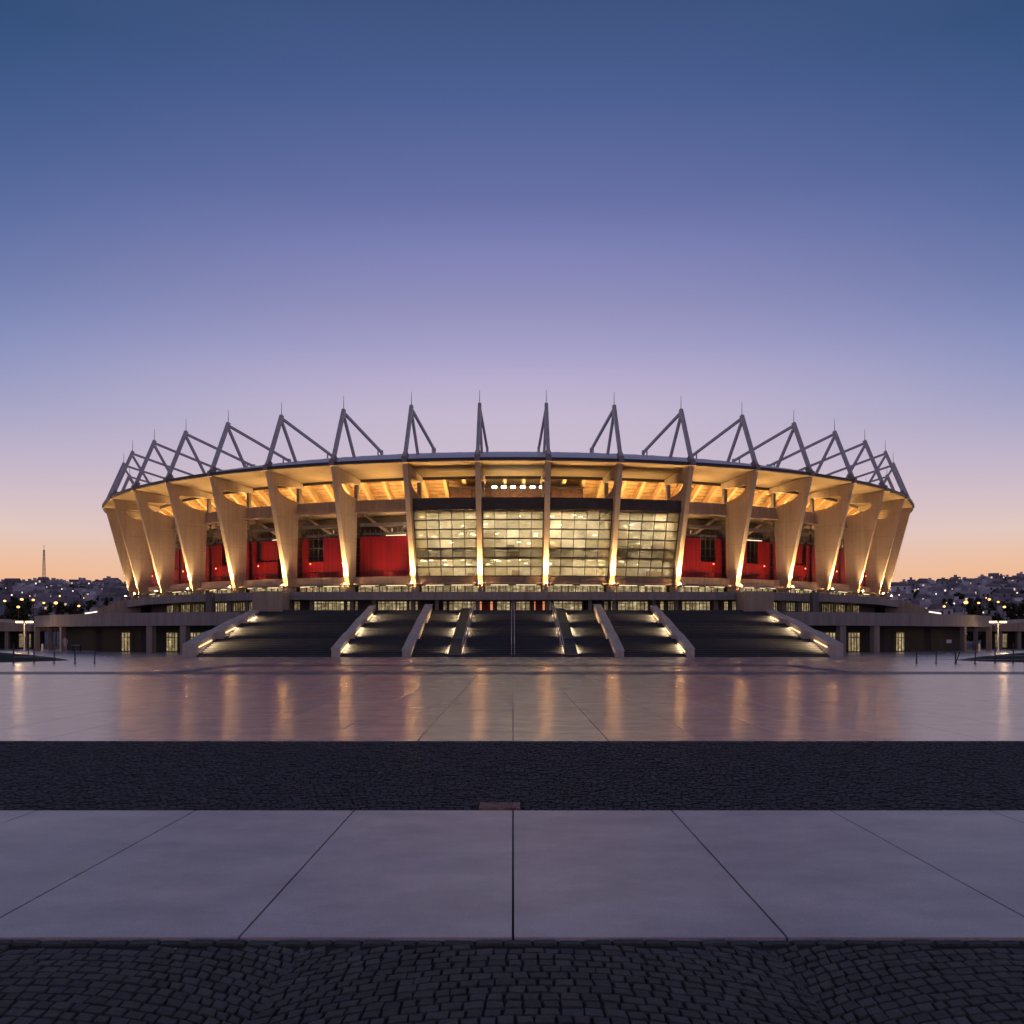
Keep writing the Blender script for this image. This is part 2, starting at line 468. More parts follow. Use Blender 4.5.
tag(build('outer_plaza', pv, M['plaza']), kind='structure')
fp = MB(); fp.quad((-140,46.8,0),(140,46.8,0),(140,135,0),(-140,135,0))
tag(build('forecourt', fp, M['plaza']), kind='structure')
bd = MB(); z = 0.004
bd.quad((-140,46.82,z),(140,46.82,z),(140,50.4,z),(-140,50.4,z))
bd.quad((-17.4,59.4,z),(17.4,59.4,z),(17.4,62.8,z),(-17.4,62.8,z))
for s in (-1, 1):
    a, b = sorted((s*16.2, s*17.4))
    bd.quad((a,50.42,z),(b,50.42,z),(b,59.38,z),(a,59.38,z))
tag(build('dark_paving_bands', bd, M['band']), kind='structure')

# cobbles
def sett(mb, c4, top, h=0.05, inset=0.012, rot=0.0):
    cx = sum(p[0] for p in c4)/4; cy = sum(p[1] for p in c4)/4
    an = R_.uniform(-rot, rot); c4 = [(cx+(p[0]-cx)*math.cos(an)-(p[1]-cy)*math.sin(an), cy+(p[0]-cx)*math.sin(an)+(p[1]-cy)*math.cos(an)) for p in c4]
    tx, ty = R_.uniform(-.03,.03), R_.uniform(-.03,.03)
    lo = [(p[0],p[1],top-h) for p in c4]; md = []; up = []
    for p in c4:
        dz = (p[0]-cx)*tx + (p[1]-cy)*ty
        md.append((p[0], p[1], top - 0.014 + dz))
        k = inset / max(1e-4, math.hypot(p[0]-cx, p[1]-cy))
        up.append((p[0]+(cx-p[0])*k, p[1]+(cy-p[1])*k, top + dz))
    mb.add(lo + md + up, [(8,9,10,11),(0,1,5,4),(1,2,6,5),(2,3,7,6),(3,0,4,7),(4,5,9,8),(5,6,10,9),(6,7,11,10),(7,4,8,11)])
def arc(x, bay, sag, cx0):
    u = ((x - cx0 + bay/2) % bay) / bay * 2 - 1
    return -sag * (abs(u) ** 1.6)
mb = MB(); s_ = 0.103; Rf = 2.15; bay = 2.7; thm = math.asin(bay/2/Rf)*1.03
for k in range(-3, 3):
    cx0 = 0.12 + k*bay
    row = 0
    while row < 48:
        y0 = 2.2 - Rf + row*s_; row += 1
        th = -thm + R_.uniform(0, .03)
        while th < thm - 0.02:
            w = s_/Rf*R_.uniform(0.78, 1.14); th1 = min(thm, th + w); gp = 0.0018
            if th1 - th < 0.02: break
            c4 = []
            for (t_, dy) in ((th+gp, .005), (th1-gp, .005), (th1-gp, s_-.005), (th+gp, s_-.005)):
                c4.append((cx0 + Rf*math.sin(t_) + R_.uniform(-.007,.007), y0 + Rf*math.cos(t_) + dy + R_.uniform(-.007,.007)))
            th = th1
            ym = [p[1] for p in c4]
            if max(ym) > 5.875 or min(ym) < 3.4: continue
            sett(mb, c4, -0.009 + R_.uniform(-.004,.003), inset=0.009, rot=0.06)
x = -5
while x < 5:                     # soldier course along the slab edge
    w = 0.17*R_.uniform(0.85,1.15)
    sett(mb, [(x+.005,5.875),(x+w-.005,5.875),(x+w-.005,5.955),(x+.005,5.955)], -0.010 + R_.uniform(-.004,.004))
    x += w
tag(build('foreground_cobbles', mb, M['cob_near']), kind='structure')
mb = MB(); y = 10.36; s = 0.088
while y < 17.05:
    x = -10.6 + R_.uniform(0, s)
    while x < 10.6:
        w = s*R_.uniform(0.8,1.25)
        yy = y + 0.012*math.sin(x*2.1)
        if yy > 10.34 and not (-0.36 < x + w and x < 0.08 and y < 10.77):
            j = lambda: R_.uniform(-.006,.006)
            sett(mb, [(x+.005+j(),yy+.004+j()),(x+w-.005+j(),yy+.004+j()),(x+w-.005+j(),yy+s-.006+j()),(x+.005+j(),yy+s-.006+j())], -0.006+R_.uniform(-.010,.008))
        x += w
    y += s
tag(build('cobble_band', mb, M['cob_mid']), kind='structure')
# rusty cover set in the cobble band
dc = empty('drain_cover', (-0.14, 10.6, 0), 'small rusty iron drain cover set in the dark cobbles by the pale slabs', 'drain cover')
mb = MB(); mb.box(-0.33,0.05,10.42,10.74,-0.03,0.006)
for k in range(9):
    mb.box(-0.31+k*0.040,-0.292+k*0.040,10.45,10.71,0.006,0.012)
build('cover_plate', mb, M['rust'], dc, bevel=0.004)
mb = MB()
for (a,b,c,d) in ((-0.355,0.075,10.395,10.42),(-0.355,0.075,10.74,10.765),(-0.355,-0.33,10.42,10.74),(0.05,0.075,10.42,10.74)):
    mb.box(a,b,c,d,-0.03,0.010)
build('frame', mb, M['rust'], dc)

# ------------------------------------------------------------------ stadium
YC = 182.0; ASP = 0.967; 
def ring(R, th, z):            # the right half of the bowl is a little tighter than the left
    t = rad(th); q = math.sin(t); f = 1 - 0.025*q if q > 0 else 1.0
    return Vector((R*q*f, YC - ASP*R*math.cos(t), z))
def rdir(th):
    t = rad(th); return Vector((math.sin(t), -ASP*math.cos(t), 0)).normalized()
def tdir(th):
    r = rdir(th); return Vector((-r.y, r.x, 0))
ANG = [3.4, 10.5, 18.0, 25.7, 33.5, 41.3, 49.3, 58.3, 68.3, 79.0, 91.0, 103.0]
ALL = sorted([-a for a in ANG] + ANG)
ST = empty('stadium', (0, YC, 0), 'oval football stadium with leaning concrete fins, red walls and roof masts, lit amber at dusk', 'stadium')
ST['label'] = 'oval stadium with leaning concrete fins, red walls and roof masts, lit amber at dusk'
ZB, ZT = 8.1, 22.2

FIN = [(65.35, 6.75), (65.4, 8.1), (69.1, 22.0), (62.4, 21.2), (62.4, 20.55), (67.2, 20.42), (67.45, 20.2), (67.35, 19.85), (66.9, 19.5),
       (66.2, 19.2), (65.2, 18.95), (64.2, 18.8), (63.3, 18.72), (63.35, 15.0), (63.7, 8.1), (63.9, 6.75)]
def at_fin(th, r, z): return ring(r, th, z)
for th in ALL:
    t = tdir(th)
    poly = [ring(r, th, z) - t*0.31 for (r, z) in FIN]
    mb = MB(); mb.prism(poly, t*0.62)
    fin = build('pillar', mb, M['fin'], ST, bevel=0.03)
    # inner post carrying the rafter
    mb = MB(); mb.bar(ring(62.8, th, 18.5), ring(62.8, th, 20.9), 0.45, 0.45, t)
    build('post', mb, M['conc_dark'], ST)
    # uplights
    for s in (-1, 1):
        p = ring(65.95, th, 8.0) + t*(0.62*s)
        mb = MB(); mb.cyl(p + Vector((0,0,-0.16)), p + Vector((0,0,0.06)), 0.13, n=12)
        mb.bar(p + Vector((0,0,-0.2)), ring(65.2, th, 7.75) + t*(0.25*s), 0.08)
        ul = build('uplight', mb, M['steel_dark'], ST)
        mb = MB(); mb.cyl(p + Vector((0,0,0.061)), p + Vector((0,0,0.075)), 0.11, n=12)
        build('lens', mb, M['lamp'], ul)
        if abs(th) < 95:
            tgt = ring(67.1, th, 15.0) + t*(0.25*s)
            spot('uplight_beam', p + Vector((0,0,0.11)), tgt, 3900, (1.0, 0.62, 0.27), 58, 1.0, 0.1, ST)
# one more lamp straight in front of each pillar foot
for th in ALL:
    if abs(th) > 95: continue
    p = ring(66.05, th, 8.06)
    mb = MB(); mb.cyl(p + Vector((0,0,-0.18)), p + Vector((0,0,0.02)), 0.12, n=12); mb.bar(p + Vector((0,0,-.2)), ring(65.3, th, 7.8), .08)
    ul = build('uplight', mb, M['steel_dark'], ST)
    mb = MB(); mb.ball(p + Vector((0,0,.03)), 0.10, 8, 5); build('lens', mb, M['dome'], ul)
    spot('uplight_beam', p + Vector((0,0,.16)), ring(66.05, th, 10.6), 8000, (1.0, 0.53, 0.17), 56, 1.0, .08, ST)
# masts above every fin
for th in ALL:
    if abs(th) > 92: continue
    t = tdir(th); r = rdir(th)
    base = ring(69.15, th, 22.25); tip = ring(66.3, th, 29.1)
    mb = MB(); mb.bar(base, tip + (tip-base).normalized()*0.12, 0.40, 0.46, t)
    ma = build('roof_mast', mb, M['steel'], ST, bevel=0.02)
    mb = MB(); mb.bar(ring(66.35, th, 28.85), ring(55.4, th, 25.75), 0.29, 0.29, t)
    mb.bar(ring(55.6, th, 25.3), ring(55.6, th, 26.1), 0.3, 0.3, t)
    mb.bar(ring(56.7, th, 25.1), ring(56.7, th, 26.1), 0.14, 0.14, t)
    build('strut', mb, M['steel'], ma)
    mb = MB(); mb.bar(ring(66.3, th, 28.5), ring(63.4, th, 23.75), 0.30, 0.30, t)
    build('strut', mb, M['steel'], ma)
    mb = MB(); mb.bar(ring(69.35, th, 21.9), ring(69.3, th, 22.6), 0.62, 0.34, t)
    mb.bar(ring(69.0, th, 22.5) , ring(68.6, th, 23.1), 0.58, 0.6, t)
    build('mast_shoe', mb, M['conc'], ma)
    mb = MB(); mb.cyl(tip, tip + Vector((0,0,1.75)), 0.045, 0.02, n=6)
    build('lightning_rod', mb, M['steel_dark'], ma)

def ring_strip(mb, prof, t0, t1, step=1.0, mi=0, close=False):
    n = max(1, int(math.ceil((t1-t0)/step)))
    k = len(prof); vs = []
    for i in range(n+1):
        th = t0 + (t1-t0)*i/n
        for (r, z) in prof: vs.append(ring(r, th, z))
    fs = []
    kk = k if close else k-1
    for i in range(n):
        for j in range(kk):
            a = i*k+j; b = i*k+(j+1)%k
            fs.append((a, b, b+k, a+k))
    if close:
        fs.append(tuple(range(k))); fs.append(tuple(reversed(range(n*k, n*k+k))))
    mb.add(vs, fs, mi); return mb
# roof
mb = MB(); ring_strip(mb, [(69.2,22.32),(68.0,22.64),(65.0,23.5),(60.0,24.65),(55.0,25.5),(51.0,25.95),(46,25.6),(40,24.7),(38,24.2),(38,23.4),(46,24.3),(52,24.7),(60,23.6),(66,22.2),(69.0,22.1)], -180, 180, 2.0)
roof = build('roof', mb, M['roof'], ST)
mb = MB()
th = -93.0
while th < 93:                         # standing seams
    for (a, b) in (((69.1,22.35),(68.0,22.65)),((68.0,22.65),(65.0,23.51)),((65.0,23.51),(60,24.66)),((60,24.66),(55,25.51)),((55,25.51),(51,25.96))):
        mb.bar(ring(a[0],th,a[1]), ring(b[0],th,b[1]), 0.05, 0.05, tdir(th))
    th += 2.4
build('seam', mb, M['roof'], roof)
mb = MB(); ring_strip(mb, [(69.18,22.02),(69.42,22.02),(69.42,22.36),(69.18,22.36)], -112, 112, 1.0, close=True)
build('gutter', mb, M['steel_dark'], roof)
mb = MB(); ring_strip(mb, [(69.17,21.98),(62.3,21.28),(62.3,21.5),(69.17,22.1)], -112, 112, 1.0, close=True)
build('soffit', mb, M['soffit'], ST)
mb = MB(); ring_strip(mb, [(62.0,20.95),(62.28,20.95),(62.28,21.3),(62.0,21.3)], -112, 112, 1.0, close=True)
build('edge_beam', mb, M['steel_dark'], ST)
# raked stand: stepped underside falling towards the pitch
mb = MB(); prof = []
r, z = 62.0, 22.6
while z > 8.4:
    prof = [(r, z), (r-0.33, z-0.25), (r-0.33, z-0.13), (r, z-0.0+0.12)]
    ring_strip(mb, prof, -112, 112, 1.5, close=True)
    r -= 0.50; z -= 0.375
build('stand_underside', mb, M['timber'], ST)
mb = MB()
for a, b in zip(ALL[:-1], ALL[1:]):
    for k in (0.0, 0.36, 0.68):
        th = a + (b-a)*k
        mb.bar(ring(62.1, th, 21.9), ring(48.0, th, 11.0), 0.42, 0.75, tdir(th))
build('raker_beam', mb, M['raker'], ST)
# gallery deck and its parapet
mb = MB(); ring_strip(mb, [(63.55,17.05),(63.55,18.5),(63.25,18.5),(63.25,17.45),(58.2,17.45),(58.2,17.05)], -112, 112, 1.0, close=True)
build('gallery_deck', mb, M['conc_tan'], ST)
mb = MB(); ring_strip(mb, [(63.56,16.9),(63.95,16.9),(63.95,17.12),(63.56,17.12)], -112, 112, 1.0, close=True)
build('ledge', mb, M['conc_tan'], ST)
# dark cladding of the parapet over the glass
for i0, i1 in ((-10.5,-3.4),(-3.4,3.4),(3.4,10.5),(10.5,18.0)):
    o = 0.32/67*57.3
    mb = MB(); ring_strip(mb, [(63.58,16.66),(66.95,16.66),(66.95,18.08),(66.8,18.08),(66.8,16.8),(63.58,16.8)], i0+o, i1-o, 1.0, close=True)
    build('cladding', mb, M['clad'], ST)
# cove lamps washing the stand from behind the parapet
for a, b in zip(ALL[:-1], ALL[1:]):
    if abs(a) > 92 or abs(b) > 92: continue
    m0 = a + (b-a)*0.15; m1 = a + (b-a)*0.85
    mb = MB(); ring_strip(mb, [(62.55,17.7),(62.85,17.7),(62.85,17.82),(62.55,17.82)], m0, m1, 1.0, close=True)
    build('cove_light', mb, M['cove'], ST)
# lower concourse: red walls, ledges, lit strip
mb = MB(); ring_strip(mb, [(59.2,8.2),(59.2,16.9)], -112, 112, 2)
build('concourse_wall', mb, M['warmdark'], ST)
mb = MB(); ring_strip(mb, [(64.9,8.0),(64.9,8.22),(58.5,8.22),(58.5,8.0)], -112, 112, 1.0, close=True)
build('plinth_ledge', mb, M['conc'], ST)
bays = [(a, b) for a, b in zip(ALL[:-1], ALL[1:]) if abs(a) < 92 and abs(b) < 92]
GLASS = [(-10.5,-3.4),(-3.4,3.4),(3.4,10.5),(10.5,18.0)]
def seg_quad(mb, r, t0, t1, z0, z1, thick=0.12):
    a, b = ring(r,t0,z0), ring(r,t1,z0)
    n = rdir((t0+t1)/2)*-thick
    mb.hexa([a, b, b+Vector((0,0,z1-z0)), a+Vector((0,0,z1-z0))], [a+n, b+n, b+n+Vector((0,0,z1-z0)), a+n+Vector((0,0,z1-z0))])
for (a, b) in bays:
    e = 0.32/65*57.3; t0, t1 = a+e, b-e; T = lambda k: t0 + (t1-t0)*k
    p = ring(66.2, T(0.5), 7.78)
    mb = MB(); mb.bar(ring(66.2,T(.47),7.78), ring(66.2,T(.53),7.78), .16, .12)
    mb.bar(ring(66.1,T(.5),7.75), ring(64.9,T(.5),8.05), .06, .06)
    if (a, b) not in GLASS: fl = build('added_flood', mb, M['steel_dark'], ST)  # added flood lamp, brightens the fins and spandrel of the bay
    if (a, b) not in GLASS:
      mb = MB(); mb.bar(ring(66.2,T(.475),7.85), ring(66.2,T(.525),7.85), .12, .02); build('lens', mb, M['lamp'], fl)
      spot('added_flood_beam', p + Vector((0,0,.16)), ring(65.6, T(0.5), 18), 800, (1.0,0.60,0.27), 140, 0.8, .3, ST)
    # low window strip under the ledge
    mb = MB()
    n = 8
    for i in range(n):
        seg_quad(mb, 63.0, T((i+0.06)/n), T((i+0.94)/n), 6.8, 7.95, 0.05)
    wd = build('strip_window', mb, M['litwin'], ST)
    mb = MB()
    for i in range(n+1):
        th = T(i/n); mb.bar(ring(63.05,th,6.76), ring(63.05,th,8.0), 0.09, 0.1, tdir(th))
    mb.bar(ring(63.05,t0,7.62), ring(63.05,t1,7.62), 0.06, 0.06)
    build('mullion', mb, M['bronze'], wd)
    for (k0, k1) in ((.12,.42), (.55,.9)):
        mb = MB(); mb.bar(ring(64.2,T(k0),7.93), ring(64.2,T(k1),7.93), 0.10, 0.04)
        build('tube_light', mb, M['tube'], ST)
    if (a, b) in GLASS: continue
    mb = MB(); seg_quad(mb, 64.2, t0, t1, 8.23, 9.05, 0.25)
    build('spandrel', mb, M['conc_tan'], ST, bevel=0.02)
    k = bays.index((a, b))
    # red wall: whole panel or split by dark openings
    full = (a == -18.0)
    mb = MB(); fr = MB()
    def redpane(k0, k1, z0, z1): seg_quad(mb, 62.6, T(k0), T(k1), z0, z1, 0.15)
    if full:
        redpane(0.0, 1.0, 9.06, 14.1)
    else:
        flip = a > 0
        def RP(k0, k1, z0, z1):
            redpane(*( (1-k1, 1-k0) if flip else (k0, k1) ), z0, z1)
        v = k % 3
        if v == 0:
            RP(0.0,0.10,9.06,14.1); RP(0.22,0.58,11.6,14.1); RP(0.58,0.74,13.5,14.1); RP(0.74,1.0,11.6,14.1)
            RP(0.10,0.58,9.06,11.4); RP(0.76,1.0,9.06,11.4)
        elif v == 1:
            RP(0.42,1.0,9.06,14.1); RP(0.0,0.42,9.06,11.2); RP(0.0,0.12,11.2,14.1)
        else:
            RP(0.0,0.30,9.06,14.1); RP(0.30,0.55,9.06,11.2); RP(0.55,1.0,9.06,14.1)
    build('red_wall', mb, M['red'], ST, bevel=0.015)
    mb = MB()
    for i in range(15):                      # ribs over the red cladding, railing posts in front
        th = T((i+0.5)/15)
        mb.bar(ring(62.85,th,9.05), ring(62.85,th,9.75), 0.04, 0.04, tdir(th))
    mb.bar(ring(62.85,t0,9.75), ring(62.85,t1,9.75), 0.06, 0.06)
    build('handrail', mb, M['steel_dark'], ST)
    # dark window frames behind the openings
    mb = MB()
    for i in range(11):
        th = T(i/10); mb.bar(ring(61.2,th,9.0), ring(61.2,th,15.2), 0.10, 0.10, tdir(th))
    for zz in (10.0, 11.0, 12.0, 13.0, 14.2): mb.bar(ring(61.2,t0,zz), ring(61.2,t1,zz), 0.08, 0.10)
    mb.bar(ring(61.6,t0,14.55), ring(61.6,t1,14.55), 0.5, 0.30)
    mb.bar(ring(62.4,t0,15.6), ring(62.4,t1,15.6), 0.3, 0.42)
    build('window_frame', mb, M['conc_dark'], ST)
    mb = MB()
    mb.bar(ring(62.2,T(0.05),16.9), ring(60.4,T(0.42),14.6), 0.3, 0.3)
    mb.bar(ring(62.2,T(0.95),16.9), ring(60.4,T(0.60),14.6), 0.3, 0.3)
    build('brace', mb, M['conc_tan'], ST)
    if k % 2 == 0:
        mb = MB(); mb.bar(ring(62.5,T(0.46),14.22), ring(62.5,T(0.80),14.22), 0.10, 0.06)
        build('tube_light', mb, M['tube'], ST)
    if full:
        mb = MB(); mb.ball(ring(62.95,T(0.93),14.5), 0.26, 10, 8); build('wall_lamp', mb, M['whitelamp'], ST)
        point('wall_lamp_light', ring(63.3,T(0.93),14.5), 160, (1,.85,.6), 0.2, ST)
    # red wash lamps
    for kk in ((0.2, 0.8) if not full else (0.5,)):
        q = ring(63.0, T(kk), 10.9 if not full else 9.3)
        if not full:
            mb = MB(); mb.ball(q, 0.08, 8, 6); build('red_lamp', mb, M['redlamp'], ST)
        spot('red_wash', ring(63.6, T(kk), 9.15), ring(62.6, T(kk), 11.2), 90 if full else 70, (1.0,0.30,0.16), 150, 1.0, 0.15, ST)
    spot('concourse_wash', ring(62.0, T(0.5), 14.9), ring(60.3, T(0.5), 17.2), 260, (1.0,0.62,0.28), 150, 1.0, 0.3, ST)
# glass curtain walls
for bi, (a, b) in enumerate(GLASS):
    zlo, zhi = 8.95, 16.62; NC, NR = 5, 7
    Nn = rdir((a+b)/2)
    D = (ring(64, b, 0) - ring(64, a, 0))
    def P(u, z, o=0.0):
        R = 64.85 + (max(z, 8.2)-8.95)*0.235; e = 0.325/R*57.3
        p0, p1 = ring(R, a+e, z), ring(R, b-e, z)
        return p0 + (p1-p0)*u + Nn*o
    gw = None
    mb = MB()
    for i in range(NC):
        for j in range(NR):
            u0, u1 = i/NC+0.004, (i+1)/NC-0.004; z0 = zlo+(zhi-zlo)*j/NR+0.03; z1 = zlo+(zhi-zlo)*(j+1)/NR-0.03
            tx = R_.uniform(-.002,.002); tz = R_.uniform(-.002,.002)
            mb.quad(P(u0,z0,tx+tz), P(u1,z0,-tx+tz), P(u1,z1,-tx-tz), P(u0,z1,tx-tz))
    gw = build('glass_wall', mb, M['glass'], ST)
    mb = MB()
    for i in range(NC+1):
        mb.bar(P(i/NC,zlo,0.03), P(i/NC,zhi,0.03), 0.08 if 0 < i < NC else 0.2, 0.14, D)
    for j in range(NR+1):
        zz = zlo+(zhi-zlo)*j/NR; mb.bar(P(0,zz,0.045), P(1,zz,0.045), 0.16, 0.15, Nn)
    build('mullion', mb, M['bronze'], gw)
    mb = MB()
    for i in range(NC):
        for j in range(NR):
            if R_.random() < 0.25: continue
            u0, u1 = i/NC+0.004, (i+1)/NC-0.004
            z0 = zlo+(zhi-zlo)*j/NR+0.03; z1 = zlo+(zhi-zlo)*(j+1)/NR-0.03
            o = -0.25 - R_.random()*0.1
            mb.quad(P(u0,z0,o), P(u1,z0,o), P(u1,z1,o), P(u0,z1,o))
    build('pane_diffuser', mb, M['pane_diffuser'], gw)  # added sheets behind the glass, put in to vary pane brightness
    # rooms behind
    mb = MB(); dp = 3.6
    lv = [8.95, 11.14, 12.24, 16.62]
    mb.hexa([P(0,8.3,-dp),P(1,8.3,-dp),P(1,16.6,-dp),P(0,16.6,-dp)],[P(0,8.3,-dp-.2),P(1,8.3,-dp-.2),P(1,16.6,-dp-.2),P(0,16.6,-dp-.2)])
    for zz in lv:
        mb.hexa([P(0,zz-.16,-.4),P(1,zz-.16,-.4),P(1,zz-.02,-.4),P(0,zz-.02,-.4)],[P(0,zz-.16,-dp),P(1,zz-.16,-dp),P(1,zz-.02,-dp),P(0,zz-.02,-dp)])
    for u in (0.0, 1.0):
        s = 0.005 if u == 0 else -0.005
        mb.hexa([P(u,8.3,-.05),P(u+s,8.3,-.05),P(u+s,16.6,-.05),P(u,16.6,-.05)],[P(u,8.3,-dp),P(u+s,8.3,-dp),P(u+s,16.6,-dp),P(u,16.6,-dp)])
    build('lounge_room', mb, M['interior'], gw)
    mb = MB()
    for f in range(3):
        for i in range(5):
            if R_.random() < 0.3:
                u = (i+R_.uniform(.2,.8))/5; w = R_.uniform(0.03,0.09); hh = R_.uniform(0.4,0.9); o = -R_.uniform(1.6,3.2)
                z0 = lv[f]
                mb.hexa([P(u-w,z0,o),P(u+w,z0,o),P(u+w,z0+hh,o),P(u-w,z0+hh,o)],[P(u-w,z0,o-.3),P(u+w,z0,o-.3),P(u+w,z0+hh,o-.3),P(u-w,z0+hh,o-.3)])
    build('lounge_furniture', mb, M['intdark'], gw)
    mb = MB()
    for f in range(3):
        for i in range(6):
            if f == 1: continue
            for o in (-1.0, -2.5):
                if R_.random() < (0.30 if f == 2 else 0.5): continue
                if bi == 3 and f == 0 and i > 2: continue
                c = P((i+.5+R_.uniform(-.25,.25))/6, lv[f+1]-0.26-(R_.choice((.2,1.2,1.3,2.4,2.5,3.4)) if f == 2 else R_.choice((0,.4))), o)
                mb.cyl(c, c+Vector((0,0,.07)), 0.24, n=10)
    build('ceiling_lamp', mb, M['loungelamp'], gw)
    for f in range(3):
        for u in (0.2, 0.5, 0.8):
            zc = (lv[f]+lv[f+1])/2
            spot('lounge_light', P(u, zc+.25, -0.7), P(u, zc, -3.5), (R_.uniform(170,430), R_.uniform(25,120), R_.uniform(90,240))[2-f]*(0.45 if bi == 3 and u < .5 else 1), (1.0,0.88,0.66), 155, 0.7, 0.25, gw)
    mb = MB()
    mb.hexa([P(0,8.23,0.10),P(1,8.23,0.10),P(1,8.86,0.10),P(0,8.86,0.10)],[P(0,8.23,-.3),P(1,8.23,-.3),P(1,8.86,-.3),P(0,8.86,-.3)])
    build('spandrel', mb, M['conc_dark'], ST, bevel=0.02)
# lounge box on the upper gallery with pendant lamps
mb = MB(); ring_strip(mb, [(61.0,17.46),(61.0,20.15),(60.7,20.15),(60.7,17.46)], -7.3, 8.2, 1.0, close=True)
lb = build('gallery_bar', mb, plain('bar_front', (0.045,0.018,0.012), 0.6, scale=4.5, var=0.95), ST)
mb = MB(); ring_strip(mb, [(61.02,20.0),(61.3,20.0),(61.3,20.2),(61.02,20.2)], -7.4, 8.3, 1.0, close=True)
for i in range(14):
    th = -7.2 + i*15.2/13; mb.bar(ring(61.1,th,17.5), ring(61.1,th,20.1), 0.09, 0.09, tdir(th))
build('frame', mb, M['steel_dark'], lb)
for px in (495, 504, 513, 522.5, 532, 541):
    th = math.degrees(math.atan2(X_at(px, 122), 60)); c = ring(62.0, th, 20.0)
    mb = MB(); mb.cyl(c + Vector((0,0,.12)), Vector((c.x,c.y,21.3)), 0.025, n=6)
    pd = build('pendant_lamp', mb, M['steel_dark'], ST)
    mb = MB(); mb.box(c.x-0.30, c.x+0.30, c.y-.15, c.y+.15, c.z-.16, c.z+.12); build('lamp_shade', mb, M['pendant'], pd, bevel=0.04)
# seating bowl on the pitch side and the far stand
mb = MB(); ring_strip(mb, [(61.6,23.4),(57,20.2),(49,14.0),(40,7.4),(33,3.0),(33,0.0)], -180, 180, 3.0)
build('seating_bowl', mb, M['conc'], ST)
mb = MB(); ring_strip(mb, [(66,0),(66,22)], 113, 247, 3.0)
build('rear_wall', mb, M['conc'], ST)

# ------------------------------------------------------------------ podium under the stadium
PD = empty('podium', (0, 111, 4.3), 'dark concrete podium below the fins with a long lit row of entrance windows', 'podium')
FR = [(-66,182),(-63,168),(-59.5,154),(-54,140),(-47,128),(-38,118),(-27.5,111.2),(27.5,111.2),(38,118),(47,128),(54,140),(59.5,154),(63,168),(66,182)]
def offset_path(path, d):
    out = []
    for i, p in enumerate(path):
        a = Vector(path[max(0,i-1)]); b = Vector(path[min(len(path)-1,i+1)])
        t = (b-a).normalized(); n = Vector((-t.y, t.x))     # left of travel = away from the camera side
        out.append(tuple(Vector(p) + n*d))
    return out
def band(mb, path, d0, d1, z0, z1):
    a = offset_path(path, d0) if d0 else path; b = offset_path(path, d1)
    for i in range(len(path)-1):
        mb.hexa([(*a[i],z0),(*a[i+1],z0),(*b[i+1],z0),(*b[i],z0)], [(*a[i],z1),(*a[i+1],z1),(*b[i+1],z1),(*b[i],z1)])
mb = MB(); band(mb, FR, 0, 0.4, 5.82, 6.72)
build('fascia', mb, M['fascia'], PD)
mb = MB(); band(mb, FR, 0.41, 9.0, 6.0, 6.66)
build('deck', mb, M['conc_dark'], PD)
inner = offset_path(FR, 3.0)
mb = MB(); band(mb, FR, 3.2, 3.5, 4.2, 5.99); build('wall', mb, M['conc_dark'], PD)
# windows along the recessed wall
def along(path, s):
    for i in range(len(path)-1):
        a = Vector(path[i]); b = Vector(path[i+1]); L = (b-a).length
        if s <= L: return a + (b-a)*(s/L), (b-a).normalized()
        s -= L
    return Vector(path[-1]), (Vector(path[-1])-Vector(path[-2])).normalized()
def front_window(path_px0, path_px1, mat, z0=4.66, z1=5.72, n=6, d=114.15):
    x0, x1 = X_at(path_px0, d), X_at(path_px1, d)
    mb = MB(); w = (x1-x0)/n
    for i in range(n): mb.box(x0+w*i+.03, x0+w*(i+1)-.03, d+.04, d+.07, z0, z1)
    o = build('window', mb, mat, PD)
    mb = MB()
    for i in range(n+1): mb.box(x0+w*i-.035, x0+w*i+.035, d-.03, d+.10, z0-.05, z1+.05)
    mb.box(x0, x1, d-.02, d+.09, z1-.26, z1-.20)
    mb.box(x0-.03, x1+.03, d-.02, d+.09, z1+.0, z1+.08)
    build('frame', mb, M['bronze'], o)
for (p0, p1, m, n) in ((286,290,'litwin',1),(294,300,'litwin_dim',2),(314,344,'litwin',8),(347,351,'litwin',1),(355,358,'litwin_dim',1),(378,407,'litwin',8),(409,412,'litwin_dim',1),(415,418,'litwin',1),
        (443,447,'litwin_dim',1),(449,476,'litwin',6),(497,510,'litwin',3),(516,530,'litwin',3),(549,551,'litwin',1),(554,582,'litwin',7),(604,608,'litwin_dim',1),(611,615,'litwin',1),(618,648,'litwin',8),(660,664,'litwin',1),(668,674,'litwin_dim',1),(682,710,'litwin',8),(724,728,'litwin',1),(732,740,'litwin_dim',2)):
    front_window(p0, p1, M[m], n=n)
for (p0, p1) in ((479,482),(490,493),(534,537),(541,545)):
    front_window(p0, p1, emit('orange_glow_%d' % p0, (1.0,0.36,0.16), 0.75), n=1)
for px in (486.2, 539):
    x = X_at(px, 114.15); mb = MB(); mb.box(x-.42, x+.42, 113.98, 114.14, 4.61, 5.8)
    d = build('red_door', mb, plain('red_door_paint', (0.42,0.015,0.015), 0.45, var=0.1), PD, bevel=0.02)
    mb = MB(); mb.box(x+.28, x+.31, 113.93, 113.975, 5.15, 5.5); build('handle', mb, M['steel'], d)
for (p0, p1) in ((430,443),(583,596)):       # dark entrance doors
    x0, x1 = X_at(p0,114.15), X_at(p1,114.15); mb = MB(); mb.box(x0, x1, 114.0, 114.15, 4.61, 5.85)
    mb.box((x0+x1)/2-.03,(x0+x1)/2+.03,113.95,113.99,4.61,5.85)
    build('door', mb, M['black'], PD)
